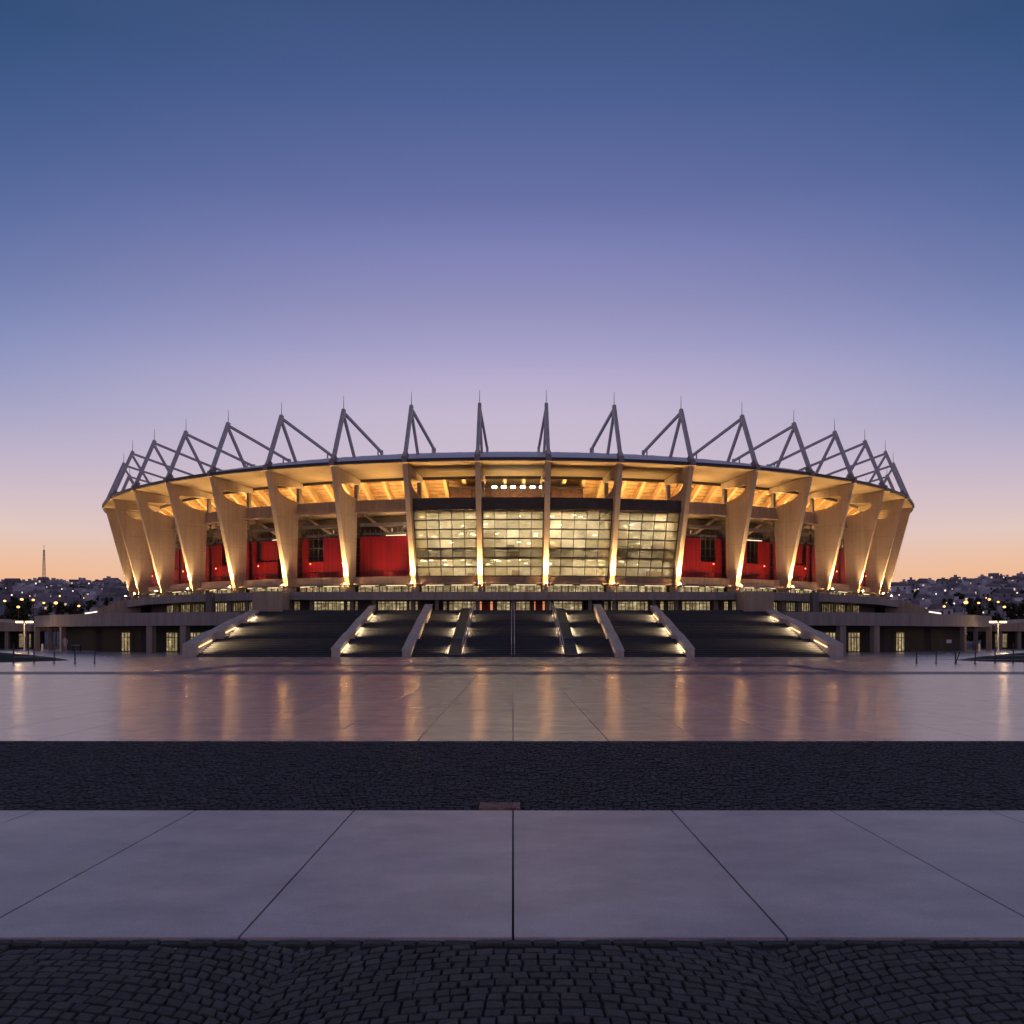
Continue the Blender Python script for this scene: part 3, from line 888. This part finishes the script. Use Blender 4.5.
# side windows (left and right of the stair) on the slanted stretches
for s in (-1, 1):
    for i, (u0, u1, m, n) in enumerate(((0.04,0.20,'litwin',5),(0.26,0.34,'litwin',3),(0.40,0.62,'litwin_dim',6),(0.68,0.94,'litwin',7))):
        for (A2, B2, f) in (((27.5,114.3),(37.0,121.0),0),((37.0,121.0),(45.2,130.2),1)):
            if f == 1: u0_, u1_, m_ = 1-u1, 1-u0, ('litwin_dim' if i % 2 else 'litwin')
            else: u0_, u1_, m_ = u0, u1, m
            a = Vector((s*(A2[0]+(B2[0]-A2[0])*u0_), A2[1]+(B2[1]-A2[1])*u0_, 0)); b = Vector((s*(A2[0]+(B2[0]-A2[0])*u1_), A2[1]+(B2[1]-A2[1])*u1_, 0))
            dd = (b-a)/n; up = Vector((0,0,1)); nn = Vector((0,-0.12,0))
            mb = MB()
            for q in range(n):
                p0 = a+dd*(q+.08)+nn; p1 = a+dd*(q+.92)+nn
                mb.hexa([p0+up*4.75,p1+up*4.75,p1+up*5.7,p0+up*5.7],[p0+up*4.75-nn*.3,p1+up*4.75-nn*.3,p1+up*5.7-nn*.3,p0+up*5.7-nn*.3])
            o = build('window', mb, M[m_], PD)
            mb = MB()
            for q in range(n+1): mb.bar(a+dd*q+nn*1.4+up*4.7, a+dd*q+nn*1.4+up*5.78, .07, .1, dd)
            build('frame', mb, M['bronze'], o)
# piers carrying the fascia
for px in (208.8, 230, 247, 290, 312, 352, 374, 413, 437, 478, 513, 548, 590, 614, 654, 676, 716, 738, 783, 799, 815):
    d = 112.6
    x = X_at(px, d)
    if abs(x) > 27.5: d = 111.2 + (abs(x)-27.5)*0.66 + 1.4; x = X_at(px, d)
    mb = MB(); mb.box(x-.2, x+.2, d-.3, d+.3, 4.3, 6.0); build('pier', mb, M['conc'], PD)
for px in (211.7, 813):
    x = X_at(px, 114.3); mb = MB(); mb.box(x-.35, x+.35, 113.2, 114.4, 4.3, 6.78)
    build('pier', mb, M['conc_dark'], PD)
mb = MB()
mb.box(-27.4, 27.4, 108.62, 114.4, 4.3, 4.6)
build('terrace_slab', mb, M['conc_dark'], PD)

# ------------------------------------------------------------------ grand staircase
SC = empty('staircase', (0, 97, 0), 'broad dark stone staircase rising from the plaza to the stadium entrance', 'staircase')
NS = 30; rise = 4.6/NS
flights = []; d = 86.0
for i in range(NS):
    flights.append(d); d += 0.60
    if i in (9, 19): d += 2.3
def stair_z(d):
    k = 0
    for q in flights:
        if d >= q: k += 1
    return k*rise
XS = 27.75
mb = MB(); nb = MB()
for i, q in enumerate(flights):
    q2 = flights[i+1] if i+1 < NS else 108.62
    z0, z1 = (i*rise - (0.3 if i else 0.05)), (i+1)*rise
    mb.box(-XS, XS, q, 108.6 if i == 0 else q2, i*rise-(0.02 if i else .05), z1)
    nb.box(-XS, XS, q-0.025, q, z1-0.05, z1-0.002)
build('steps', mb, M['stair'], SC)
build('added_nosing', nb, plain('added_stair_nosing', (0.088,0.098,0.120), 0.6, scale=1.5), SC)  # pale edge strips added to lighten the dark stair
mb = MB()
for i, q in enumerate(flights):
    if i: mb.box(-XS, XS, q+.02, 108.5, (i-1)*rise, i*rise-.03)
build('core', mb, M['stair'], SC)

def stair_wall(name, label, x0, x1, zoff0, zoff1, mat, group, strips=(), cap=False):
    """sloped parapet wall running up the stair between x0 and x1; strips: sides (+1 / -1 in x) with linear lamps"""
    w = empty(name, ((x0+x1)/2, 86, 0), label, 'stair wall', group)
    mb = MB()
    def zt(d): return (zoff0 + (zoff1-zoff0)*(d-85.8)/22.8) + 4.6*(d-85.8)/22.8
    pts = [(85.6,0.0),(85.6,zt(85.6)),(91.6,zt(91.6)+.12),(93.6,zt(93.6)+.02),(99.6,zt(99.6)+.12),(101.4,zt(101.4)+.02),(108.6,zt(108.6)),(108.6,0.0)]
    mb.prism([(x0,p[0],p[1]) for p in pts], (x1-x0,0,0))
    build('wall', mb, mat, w, bevel=0.03)
    if cap:
        mb = MB()
        for a, b in zip(pts[1:6], pts[2:7]):
            mb.bar(((x0+x1)/2,a[0],a[1]+.03),((x0+x1)/2,b[0],b[1]+.03), x1-x0+.1, .06, (1,0,0))
        build('coping', mb, M['stairwall'], w)
    for side in strips:
        for (a, b) in ((86.5, 90.2), (94.6, 97.9), (102.4, 105.9)):
            xs = x1 if side > 0 else x0
            dz = 0.42 if zoff0 > .4 else 0.06; za, zb_ = zt(a)-dz, zt(b)-dz
            mb = MB(); mb.bar((xs+side*.04, a, za), (xs+side*.04, b, zb_), .06, .075, (1,0,0))
            al = bpy.data.lights.new('strip_glow', 'AREA'); al.shape = 'RECTANGLE'; al.size = .08; al.size_y = 3.3; al.energy = 240 if zoff0 > .4 else (150 if side*x0 > 0 else 60); al.color = (1.0,.64,.30); al.spread = rad(125)
            ao = bpy.data.objects.new('strip_glow', al); COL.objects.link(ao); ao.parent = w
            dv = Vector((0, b-a, zb_-za)).normalized(); zz_ = -(Vector((side*.75, 0, -.66)) - dv*Vector((side*.75,0,-.66)).dot(dv)).normalized(); xx_ = dv.cross(zz_)
            ao.rotation_euler = Matrix((xx_, dv, zz_)).transposed().to_euler(); ao.location = Vector((xs+side*.1,(a+b)/2,(za+zb_)/2)) - wloc(w)
            sl = build('strip_light', mb, M['strip'], w)
    return w
G_ = 'sloping walls between the stair flights'
for s in (-1, 1):
    side = 'left' if s < 0 else 'right'
    def xs(a, b): return tuple(sorted((s*a, s*b)))
    stair_wall('stair_wall', f'wide pale outer stair wall ending under the concrete block, {side} end of the stair', *xs(27.2, 28.3), 1.15, 0.15, M['stairwall'], G_, (-s,))
    stair_wall('stair_wall', f'lit stair wall next inside the outermost one on the {side} of the stair', *xs(14.9, 15.55), 0.70, 0.45, M['stairwall'], G_, (-s,), True)
    stair_wall('stair_wall', f'plain grey stair wall, second {side} of the centre handrail', *xs(8.75, 9.5), 0.55, 0.60, M['stairwall'], G_, (), True)
    stair_wall('stair_wall', f'narrow dark stair wall with lamps, nearest {side} of the centre handrail', *xs(4.45, 5.6), 0.22, 0.22, M['stair'], G_, (s, -s))
# handrails
def handrail(x, label, twin=0.5):
    h = empty('handrail', (x, 86, 0), label, 'handrail', 'steel handrails on the stair')
    for k in (-1, 1):
        mb = MB()
        mb.bar((x+k*twin/2, 86.3, 0.16+.9), (x+k*twin/2, 108.4, 4.6+.75), .06, .06)
        build('rail', mb, M['steel'], h)
    for i in range(8):
        d = 86.4 + i*22.0/7; z0 = stair_z(d)
        mb = MB(); mb.bar((x-twin/2, d, z0), (x-twin/2, d, 1.06+(d-86.3)/22.1*4.29), .045)
        mb.bar((x+twin/2, d, z0), (x+twin/2, d, 1.06+(d-86.3)/22.1*4.53), .045)
        build('post', mb, M['steel'], h)
handrail(0.0, 'pair of thin steel rails running up the middle of the dark stair', 0.26)
handrail(-4.3, 'steel handrail beside the narrow dark wall left of the stair centre', 0.2)
handrail(4.3, 'steel handrail beside the narrow dark wall right of the stair centre', 0.2)

# concrete blocks at the heads of the outer walls
for s in (-1, 1):
    x0, x1 = sorted((s*X_at(513+229.5,108.2), s*X_at(513+259,108.2)))
    side = 'left' if s < 0 else 'right'
    mb = MB(); mb.box(x0, x1, 107.4, 111.15, 4.3, 6.62)
    o = build('concrete_block', mb, M['conc_tan'], None, origin=((x0+x1)/2, 109, 4.3), bevel=0.03)
    tag(o, f'plain tan concrete block standing at the head of the outer stair wall, {side} side', 'concrete block', 'blocks at the head of the stair')

# ------------------------------------------------------------------ low wings
for s in (-1, 1):
    side = 'left' if s < 0 else 'right'
    W = empty('low_wing', (s*44, 112, 0), f'long low concrete wing with a deep portico {side} of the staircase', 'building', 'low wings beside the stair')
    fr = [(28.4,103.6),(33,104.2),(44,110),(54,118),(59.6,124.5),(64,140),(66,170)]
    path = [(s*x, y) for x, y in fr]
    if s < 0: path = path[::-1]
    mb = MB(); band(mb, path, 0, 0.5, 2.9, 4.3); build('fascia', mb, M['fascia'], W)
    mb = MB(); band(mb, path, 0.51, 16.0, 3.3, 4.24); build('roof', mb, M['conc_dark'], W)
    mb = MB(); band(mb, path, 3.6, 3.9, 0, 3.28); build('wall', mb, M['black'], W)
    for off in (478, 464, 452, 431, 395, 363, 330):
        # find the distance where this picture column meets the wing front
        best = None
        for i in range(len(fr)-1):
            (xa, ya), (xb, yb) = fr[i], fr[i+1]
            for k in range(60):
                x = xa+(xb-xa)*k/60; y = ya+(yb-ya)*k/60
                e = abs(x/y*1000 - off)
                if best is None or e < best[0]: best = (e, x, y, xb-xa, yb-ya)
        _, x, y, dx, dy = best
        t = Vector((s*dx, dy, 0)).normalized(); n = Vector((0,1,0))
        w = 0.42 if off > 400 else 0.85
        c = Vector((s*x, y+0.55, 0))
        mb = MB(); mb.bar(c, c+Vector((0,0,2.95)), w, 0.6, t); build('pier', mb, M['conc'], W, bevel=0.02)
    back = offset_path(path, 3.5)
    def wall_pt(off):
        best = None
        for i in range(len(back)-1):
            a, b = Vector(back[i]), Vector(back[i+1])
            for k in range(80):
                p = a+(b-a)*k/80; e = abs(s*p.x/p.y*1000 - off)
                if best is None or e < best[0]: best = (e, p)
        return Vector((best[1].x, best[1].y, 0))
    for (o0, o1, n, m) in ((391,373,6,'litwin'),(346,335,4,'litwin'),(322,309,4,'litwin')):
        up = Vector((0,0,1)); q_ = [wall_pt(o0+(o1-o0)*i/n) for i in range(n+1)]
        nn = Vector((0,-1,0))
        mb = MB()
        for i in range(n):
            p0 = q_[i].lerp(q_[i+1], .06) + nn*.12; p1 = q_[i].lerp(q_[i+1], .94) + nn*.12
            mb.hexa([p0+up*.12,p1+up*.12,p1+up*2.15,p0+up*2.15],[p0+up*.12+nn*.03,p1+up*.12+nn*.03,p1+up*2.15+nn*.03,p0+up*2.15+nn*.03])
        o = build('window', mb, M[m], W)
        mb = MB()
        for p in q_: mb.bar(p+nn*.2, p+nn*.2+up*2.22, .07, .1, Vector((1,0,0)))
        for p0, p1 in zip(q_[:-1], q_[1:]):
            mb.bar(p0+nn*.2+up*2.2, p1+nn*.2+up*2.2, .1, .1); mb.bar(p0+nn*.2+up*1.62, p1+nn*.2+up*1.62, .06, .08)
        build('frame', mb, M['bronze'], o)
    # tan ramp at the end of the podium
    d = 142
    x = lambda off: s*off*d/1000
    mb = MB(); mb.prism([(x(428),d,4.2),(x(428),d,4.9),(x(410),d,5.9),(x(394),d,6.75),(x(372),d,7.1),(x(372),d,4.2)], (0,9,0))
    o = build('ramp', mb, M['conc_tan'], None, origin=(x(400),d,4.2), bevel=0.05)
    tag(o, f'tan concrete ramp sloping down onto the low wing roof, {side} of the stadium', 'ramp', 'ramps at the ends of the podium')
    rl = empty('roof_light', (x(421), 131, 4.3), f'bright linear lamp lying on the {side} wing roof beside the tan ramp', 'lamp', 'linear lamps on the wing roofs')
    p0, p1 = Vector((s*428*.131,131,4.75)), Vector((s*416*.131,131,4.98))
    mb = MB(); mb.bar(p0, p1, .12, .16); build('tube', mb, M['streetw'], rl)
    mb = MB(); mb.bar((p0.x,131,4.25), (p0.x,131,4.72), .06); mb.bar((p1.x,131,4.25), (p1.x,131,4.9), .06); build('bracket', mb, M['steel_dark'], rl)

# ------------------------------------------------------------------ railings, lawns, lamps at the edges
for s in (-1, 1):
    side = 'left' if s < 0 else 'right'
    mb = MB(); nn_ = 40
    # flattened mound of dark lawn
    cxl, cyl, ax, ay = s*42.6, 73.0, 9.8, 6.6
    vs = []; rings = 6
    for k in range(rings+1):
        f = 1 - k/rings
        for i in range(nn_):
            t = 2*math.pi*i/nn_
            vs.append((cxl+ax*f*math.cos(t), cyl+ay*f*math.sin(t), 0.004 + 0.74*(1-f*f) + (R_.uniform(0,.03) if k else 0)))
    fs = [(k*nn_+i, k*nn_+(i+1)%nn_, (k+1)*nn_+(i+1)%nn_, (k+1)*nn_+i) for k in range(rings) for i in range(nn_)]
    mb.add(vs, fs)
    tag(build('lawn_mound', mb, M['lawn'], smooth=True), kind='structure')
    xsn = [-500+0.5, -485, -479, -459, -438, -418.5] if s < 0 else [403.5, 423, 442.5, 462, 482, 500, 512]
    rl = empty('railing', (xsn[2]*.066, 66, 0), f'thin dark cable railing on posts in front of the {side} lawn mound', 'railing', 'cable railings by the lawn mounds')
    tops = []
    for i, off in enumerate(xsn):
        d = 80 if (s < 0 and i == 1) else 66.0
        hgt = 1.32 if (s < 0 and i == 0) or (s > 0 and i in (3, 4, 5)) else 0.98
        x = off*d/1000
        mb = MB(); mb.bar((x,d,0), (x+(.04 if i % 2 else 0),d,hgt), .07, .05)
        mb.box(x-.09,x+.09,d-.07,d+.07,0.004,0.03)
        build('post', mb, M['steel_dark'], rl)
        if s > 0 and i == 2:
            mb = MB(); mb.bar((x+.02,d,0), (x+.34,d,.98), .06, .05); build('brace', mb, M['steel_dark'], rl)
        if d == 66.0: tops.append(x)
    for zz in (0.42, 0.80) if s < 0 else (0.25, 0.5):
        mb = MB(); mb.cyl((tops[0],66,zz), (tops[-1],66,zz), .012, n=6); build('cable', mb, M['steel'], rl)

# nearest twin-headed street lamps
for s, px in ((-1, 24.5), (1, 998)):
    side = 'left' if s < 0 else 'right'
    d = 118; x = X_at(px, d); zh = Z_at(622, d)
    L = empty('street_lamp', (x, d, 0), f'short lamp post with bright horizontal twin head at the {side} end of the wing', 'street lamp', 'twin head lamp posts')
    mb = MB(); mb.cyl((x,d,0),(x,d,zh-.06),.09,.07,n=10); mb.cyl((x,d,0),(x,d,.25),.15,n=10); build('pole', mb, M['white'], L)
    mb = MB(); mb.box(x-1.05,x+1.05,d-.1,d+.1,zh+.10,zh+.16); mb.box(x-.12,x+.12,d-.12,d+.12,zh-.08,zh+.10); build('lamp_arm', mb, M['steel_dark'], L)
    for k in (-1, 1):
        mb = MB(); a, b = sorted((x+k*.16, x+k*1.0)); mb.box(a,b,d-.13,d+.13,zh-.10,zh+.09); build('lamp_head', mb, M['street_near'], L, bevel=0.04)
    point('street_light', (x, d-1.5, zh-.3), 170, (1.0,.62,.28), .3, L)
# street lamps further back
def lamp_post(px, py, d, mat, label, r=0.28, group='street lamps beyond the wings'):
    x = X_at(px, d); zt = Z_at(py, d)
    L = empty('street_lamp', (x, d, 0), label, 'street lamp', group)
    mb = MB(); mb.cyl((x,d,0),(x,d,zt),.12,.07,n=8); mb.bar((x,d,zt),(x+.5,d-.3,zt+.1),.08); build('pole', mb, M['bronze'], L)
    mb = MB(); mb.ball((x+.1,d-.3,zt), r, 10, 6, 0.7); build('lamp_head', mb, mat, L, smooth=True)
SL = [(5,601,190),(18.5,607,165),(22,599.5,200),(33.5,600,185),(44,603,205),(56,603,175),(79,606,190)]
names = ['first','second','third','fourth','fifth','sixth','seventh','eighth']
for i, (px, py, d) in enumerate(SL):
    lamp_post(px, py, d, M['street'], f'orange street lamp on a thin pole left of the stadium, {names[i]} from the left edge', 0.32 if i in (2,5) else 0.25)
SR = [(943,606.5,190),(964.5,602.5,170),(977.5,603,200),(988,599.5,180),(997,602,210),(1003,607,175)]
for i, (px, py, d) in enumerate(SR):
    lamp_post(px, py, d, M['street'], f'orange street lamp on a thin pole right of the stadium, {names[i]} after the tan ramp', 0.36 if i == 1 else 0.25)
# pavilions at the picture's edges
for s in (-1, 1):
    side = 'left' if s < 0 else 'right'
    P_ = empty('pavilion', (s*72, 140, 0), f'low flat roofed pavilion with lit bays at the far {side} beyond the wing', 'building', 'pavilions beyond the wings')
    x0, x1 = s*66.5, s*92; a, b = sorted((x0, x1))
    mb = MB(); mb.prism([(x0,138,2.45),(x0,138,3.3),(x0+s*9,138,4.3),(x1,138,4.4),(x1,138,2.45)], (0,12,0)); build('roof', mb, M['conc_tan'], P_)
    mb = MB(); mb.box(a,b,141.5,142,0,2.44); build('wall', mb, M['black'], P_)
    for k in range(8):
        x = s*(67.5+k*2.6); mb = MB(); mb.box(x-.25,x+.25,138.4,139,0,2.45); build('pier', mb, M['conc'], P_)
    for k in (0, 2, 3, 5):
        x = s*(69+k*2.6); mb = MB(); mb.box(x-.8,x+.8,141.3,141.45,.2,2.1); o = build('window', mb, M['litwin_dim'], P_)
        mb = MB(); mb.box(x-.9,x+.9,141.2,141.29,2.1,2.2); mb.box(x-.04,x+.04,141.2,141.29,.2,2.1); build('frame', mb, M['bronze'], o)

# small things under the wing porticoes
for s, px in ((-1, 42.7), (1, 978.8)):
    d = 119.5; x = X_at(px, d); side = 'left' if s < 0 else 'right'
    b = empty('bollard', (x, d, 0), f'small white bollard under the outer end of the {side} wing', 'bollard', 'white bollards under the wings')
    mb = MB(); mb.cyl((x,d,0),(x,d,.72),.16,.13,n=12); build('shaft', mb, M['white'], b)
    mb = MB(); mb.cyl((x,d,.72),(x,d,.86),.17,.10,n=12); build('cap', mb, M['white'], b)
x, d = X_at(76.5, 114), 114
b = empty('bench', (x, d, 0), 'small pale table-height bench in the left portico beside the standing person', 'bench')
mb = MB(); mb.box(x-.5,x+.5,d-.25,d+.25,.72,.80); build('seat', mb, M['conc'], b)
for k in (-.42,.42):
    mb = MB(); mb.box(x+k-.04,x+k+.04,d-.2,d+.2,0,.72); build('leg', mb, M['steel_dark'], b)
x, d = X_at(949, 112), 112
b = empty('sign', (x, d, 0), 'small blank white sign on two short posts in the right portico', 'sign')
mb = MB(); mb.box(x-.28,x+.28,d-.02,d+.02,1.0,1.4); build('board', mb, M['white'], b)
for k in (-.2,.2):
    mb = MB(); mb.box(x+k-.025,x+k+.025,d+.021,d+.06,0,1.3); build('post', mb, M['steel_dark'], b)
x, d = X_at(965.7, 116), 116
b = empty('path_light', (x, d, 0), 'slim pale post with a small cap in front of the right portico', 'post light')
mb = MB(); mb.cyl((x,d,0),(x,d,2.0),.06,n=8); build('post', mb, M['conc'], b)
mb = MB(); mb.box(x-.16,x+.16,d-.1,d+.1,2.0,2.1); build('cap', mb, M['white'], b)

# standing person in the left portico
def person(px, d):
    x = X_at(px, d)
    P = empty('person', (x, d, 0), 'person in pale clothes standing in the left portico between two piers', 'person')
    me = bpy.data.meshes.new('body')
    V = [((0,0,.95),.15,.11),((0,0,1.15),.15,.10),((0,0,1.38),.19,.11),((0,0,1.50),.065,.065),((0,-.01,1.62),.085,.10),((0,-.01,1.72),.07,.08),
         ((-.20,0,1.40),.06,.06),((-.26,.02,1.12),.045,.045),((-.25,-.06,.88),.035,.035),((.20,0,1.40),.06,.06),((.27,.02,1.12),.045,.045),((.24,-.10,.90),.035,.035),
         ((-.10,0,.88),.10,.10),((-.11,-.02,.50),.065,.07),((-.12,.02,.09),.045,.05),((-.13,-.12,.04),.04,.03),((.10,0,.88),.10,.10),((.12,-.02,.50),.065,.07),((.13,.02,.09),.045,.05),((.15,-.12,.04),.04,.03)]
    E = [(0,1),(1,2),(2,3),(3,4),(4,5),(2,6),(6,7),(7,8),(2,9),(9,10),(10,11),(0,12),(12,13),(13,14),(14,15),(0,16),(16,17),(17,18),(18,19)]
    me.from_pydata([v[0] for v in V], E, [])
    o = bpy.data.objects.new('body', me); COL.objects.link(o); o.parent = P
    m = o.modifiers.new('skin', 'SKIN'); 
    for i, v in enumerate(V):
        sv = me.skin_vertices[0].data[i]; sv.radius = (v[1], v[2]); sv.use_root = (i == 0)
    o.modifiers.new('sub', 'SUBSURF').levels = 2
    o.modifiers['sub'].render_levels = 2
    me.materials.append(M['cloth_pale'])
    mb = MB(); mb.ball((x,d-.015,1.69), .098, 12, 8, 1.18); build('head', mb, M['skin'], P, smooth=True)
    mb = MB(); mb.ball((x,d+.012,1.735), .108, 12, 8, 1.0); build('hair', mb, M['hair'], P, smooth=True)
person(65.3, 116)

# ------------------------------------------------------------------ hillside town
def hill_z(x, y):
    t = max(0.0, min(1.0, (y-235)/(720-235)))
    sm = t*t*(3-2*t)*0.45 + t*0.55
    top = 34.5 + (3.5 if x > 0 else 0)*min(1, max(0, (x-250)/80)) + 2.2*math.sin(x*0.021+1.0) + 1.3*math.sin(x*0.057)
    fall = 1 - max(0, (y-720))/900
    return -0.4 + top*sm*fall + 2.0*noise.noise(Vector((x*.02, y*.02, 3)))*min(1, t*4)
mb = MB(); nx, ny = 130, 44
xs_ = [-900 + 1800*i/nx for i in range(nx+1)]; ys_ = [228 + (1100-228)*(j/ny)**1.1 for j in range(ny+1)]
vs = [(x, y, hill_z(x, y)) for y in ys_ for x in xs_]
fs = [(j*(nx+1)+i, j*(nx+1)+i+1, (j+1)*(nx+1)+i+1, (j+1)*(nx+1)+i) for j in range(ny) for i in range(nx)]
mb.add(vs, fs); tag(build('hillside', mb, M['hill'], smooth=True), kind='structure')

def house_proto(w, dpt, h, pitched, lit):
    mb = MB(); mb.box(-w/2,w/2,-dpt/2,dpt/2,-3,h,0)
    if pitched:
        mb.prism([(-w/2-.3,-dpt/2-.3,h),(-w/2-.3,dpt/2+.3,h),(-w/2-.3,0,h+1.7)], (w+.6,0,0), 1)
    else:
        mb.box(-w/2-.15,w/2+.15,-dpt/2-.15,dpt/2+.15,h,h+.35,0); mb.box(-w*.2,w*.1,-1,1,h+.35,h+1.8,0)
    nf = max(1, int(h/2.4)); nwn = max(2, int(w/2.6))
    for f in range(nf):
        for k in range(nwn):
            xx = -w/2 + (k+.5)*w/nwn; zz = f*2.3+0.7
            mb.box(xx-.5,xx+.5,-dpt/2-.06,-dpt/2+.02,zz,zz+1.3, 3 if (lit and R_.random() < .13) else 2)
    return mb
HM = [M['house'], M['houseroof'], M['housewin'], M['housewinlit']]
protos = []
for i in range(10):
    w = R_.uniform(4, 8); hh = R_.choice((2.4,3.0,4.2,5.0)); mbp = house_proto(w, R_.uniform(4,6), hh, R_.random() < .5, True)
    me_o = build('house', mbp, HM, None, origin=(0,0,0)); protos.append(me_o)
used = set()
def place_house(i, x, y, side, label=None, group=None):
    o = protos[i]
    if i in used: o = o.copy(); COL.objects.link(o)
    used.add(i)
    o.location = (x, y, hill_z(x, y)); o.rotation_euler = (0,0,R_.uniform(-.5,.5)); s = R_.uniform(.8,1.15); o.scale = (s,s,s)
    tag(o, label or f'small pale house in the dark hillside town {side} of the stadium', 'house', group or f'houses on the hillside {side} of the stadium')
for s in (-1, 1):
    side = 'left' if s < 0 else 'right'
    k = 0; tries = 0; pts = []
    while k < 149 and tries < 9000:
        tries += 1
        y = 330 + 400*R_.random()**0.7
        off = R_.uniform(374, 518)
        x = s*off*y/1000
        if any((x-a)**2 + ((y-b)*.8)**2 < 60 for a, b in pts): continue
        pts.append((x, y)); place_house(R_.randrange(10), x, y, side); k += 1
# long block on the right ridge
d = 722; x = X_at(976, d); zb = hill_z(x, d)
mb = MB(); mb.box(x-7,x+7,d,d+8,zb-4,zb+3.2,0); mb.box(x-6,x+2,d+1,d+6,zb+3.2,zb+4,0)
for f in range(2):
    for k in range(6): mb.box(x-6.2+k*2.3,x-5+k*2.3,d-.06,d+.05,zb-1+f*2.6,zb+.4+f*2.6,2)
tag(build('apartment_block', mb, HM, None, origin=(x,d,zb)), 'long flat apartment block standing on the ridge right of the stadium', 'building')
# lattice radio mast on the left ridge
d = 715; x = X_at(44, d); zb = hill_z(x, d); zt = Z_at(548.5, d)
RT = empty('radio_tower', (x, d, zb-1), 'tall thin lattice radio tower on the ridge left of the stadium', 'radio tower')
mb = MB(); n = 11
c4 = lambda k: [(x+a*(1.15-.8*k), d+b*(1.15-.8*k), zb-1+(zt-zb)*k) for a, b in ((-1,-1),(1,-1),(1,1),(-1,1))]
for i in range(n):
    A4, B4 = c4(i/n), c4((i+1)/n)
    for q in range(4):
        mb.bar(A4[q], B4[q], .19); mb.bar(A4[q], B4[(q+1)%4], .10); mb.bar(B4[q], B4[(q+1)%4], .10)
build('lattice', mb, M['steel_dark'], RT)
mb = MB(); mb.cyl((x,d,zt-1),(x,d,zt+2.5),.15,n=6); build('antenna', mb, M['steel_dark'], RT)
# lamps scattered over the hill
def hill_lamp(px, py, mat, side, r):
    # distance where the hill shows at this height
    best = None
    for q in range(60):
        y = 300 + q*7; x = X_at(px, y); e = abs((HY - (hill_z(x,y)+5-H)/y*1000) - py)
        if best is None or e < best[0]: best = (e, y)
    y = best[1]; x = X_at(px, y); zb = hill_z(x, y); zt = max(zb+2.5, Z_at(py, y))
    L = empty('hill_lamp', (x, y, zb), f'small bright lamp on a pole among the hillside houses {side} of the stadium', 'street lamp', f'lamps on the hillside {side} of the stadium')
    mb = MB(); mb.cyl((x,y,zb-.5),(x,y,zt),.12,n=6); build('pole', mb, M['steel_dark'], L)
    mb = MB(); mb.ball((x,y-.2,zt), r*.62, 8, 6); build('lamp_head', mb, mat, L)
for (px, py, w, r) in ((36,583.5,1,.75),(89,583.5,1,.65),(22,592.5,1,.6),(12,595,1,.6),(62,589,1,.5),(73,591,1,.5),(47,587,1,.35),(60,596,0,.6),(102,589,1,.3),(6,588,1,.3),(54,606,0,.5),(84,598,0,.3),(30,596,0,.35)):
    hill_lamp(px, py, M['streetw'] if w else M['street'], 'left', r)
for (px, py, w, r) in ((945,590.5,1,.75),(936,594,1,.6),(899,595,0,.5),(918,589,1,.45),(1017,593,1,.6),(941,599,0,.6),(954,603.5,1,.5),(962,594.5,1,.45),(1008,583,1,.3),(986,598,0,.4),(970,612,1,.35),(983,612.5,1,.35)):
    hill_lamp(px, py, M['streetw'] if w else M['street'], 'right', r)
# trees
def tree_proto(h, w, seed):
    r = random.Random(seed); root = empty('tree', (0,0,0), 'tmp', 'tree')
    mb = MB(); mb.cyl((0,0,-.6),(0,0,h*.55),w*.055,w*.03,n=7)
    for k in range(5):
        a = r.uniform(0,6.28); z0 = h*r.uniform(.25,.5); mb.cyl((0,0,z0),(math.cos(a)*w*.3,math.sin(a)*w*.3,z0+h*.22),w*.025,w*.01,n=5)
    build('trunk', mb, M['bark'], root)
    mb = MB()
    cl = [(r.uniform(-.36,.36)*w, r.uniform(-.36,.36)*w, h*r.uniform(.38,.92), w*r.uniform(.14,.26)) for _ in range(15)]
    for (cx, cy, cz, cr) in cl:
        for _ in range(75):
            v = Vector((r.gauss(0,1), r.gauss(0,1), r.gauss(0,1))).normalized()*cr*r.uniform(.5,1.1)
            c = Vector((cx,cy,cz)) + v; a = Vector((r.gauss(0,1),r.gauss(0,1),r.gauss(0,1))).normalized(); b = a.cross(v).normalized()
            q = w*.045*r.uniform(.7,1.4); a = a*q; b = b*q
            mb.quad(c-a-b, c+a-b, c+a+b, c-a+b)
    build('crown', mb, M['leaf'], root)
    return root
TP = [tree_proto(6.5,6,11), tree_proto(8,5.5,12), tree_proto(5,6.5,13)]
first = [True]*3
def place_tree(i, x, y, z, s, label, group):
    o = TP[i] if first[i] else copy_tree(TP[i]); first[i] = False
    o.location = (x,y,z); o.rotation_euler = (0,0,R_.uniform(0,6)); o.scale = (s,s,s); tag(o, label, 'tree', group)
for s in (-1, 1):
    side = 'left' if s < 0 else 'right'
    for k in range(9):
        y = R_.uniform(185, 235); off = R_.uniform(440, 540) if k > 3 else R_.uniform(485, 530)
        x = s*off*y/1000; place_tree(R_.randrange(3), x, y, -.05, R_.uniform(.75,1.1), f'dark leafy tree behind the street lamps on the {side}', f'trees behind the street lamps, {side}')
    for k in range(24):
        y = R_.uniform(690, 735); off = R_.uniform(372, 530); x = s*off*y/1000
        place_tree(R_.randrange(3), x, y, hill_z(x,y), R_.uniform(.4,.7), f'small dark tree on the hill crest {side} of the stadium', f'trees on the hill crest, {side}')
    for k in range(30):
        y = R_.uniform(300, 600); off = R_.uniform(375, 530); x = s*off*y/1000
        place_tree(R_.randrange(3), x, y, hill_z(x,y), R_.uniform(.5,.9), f'dark tree between the hillside houses {side} of the stadium', f'trees between the hillside houses, {side}')
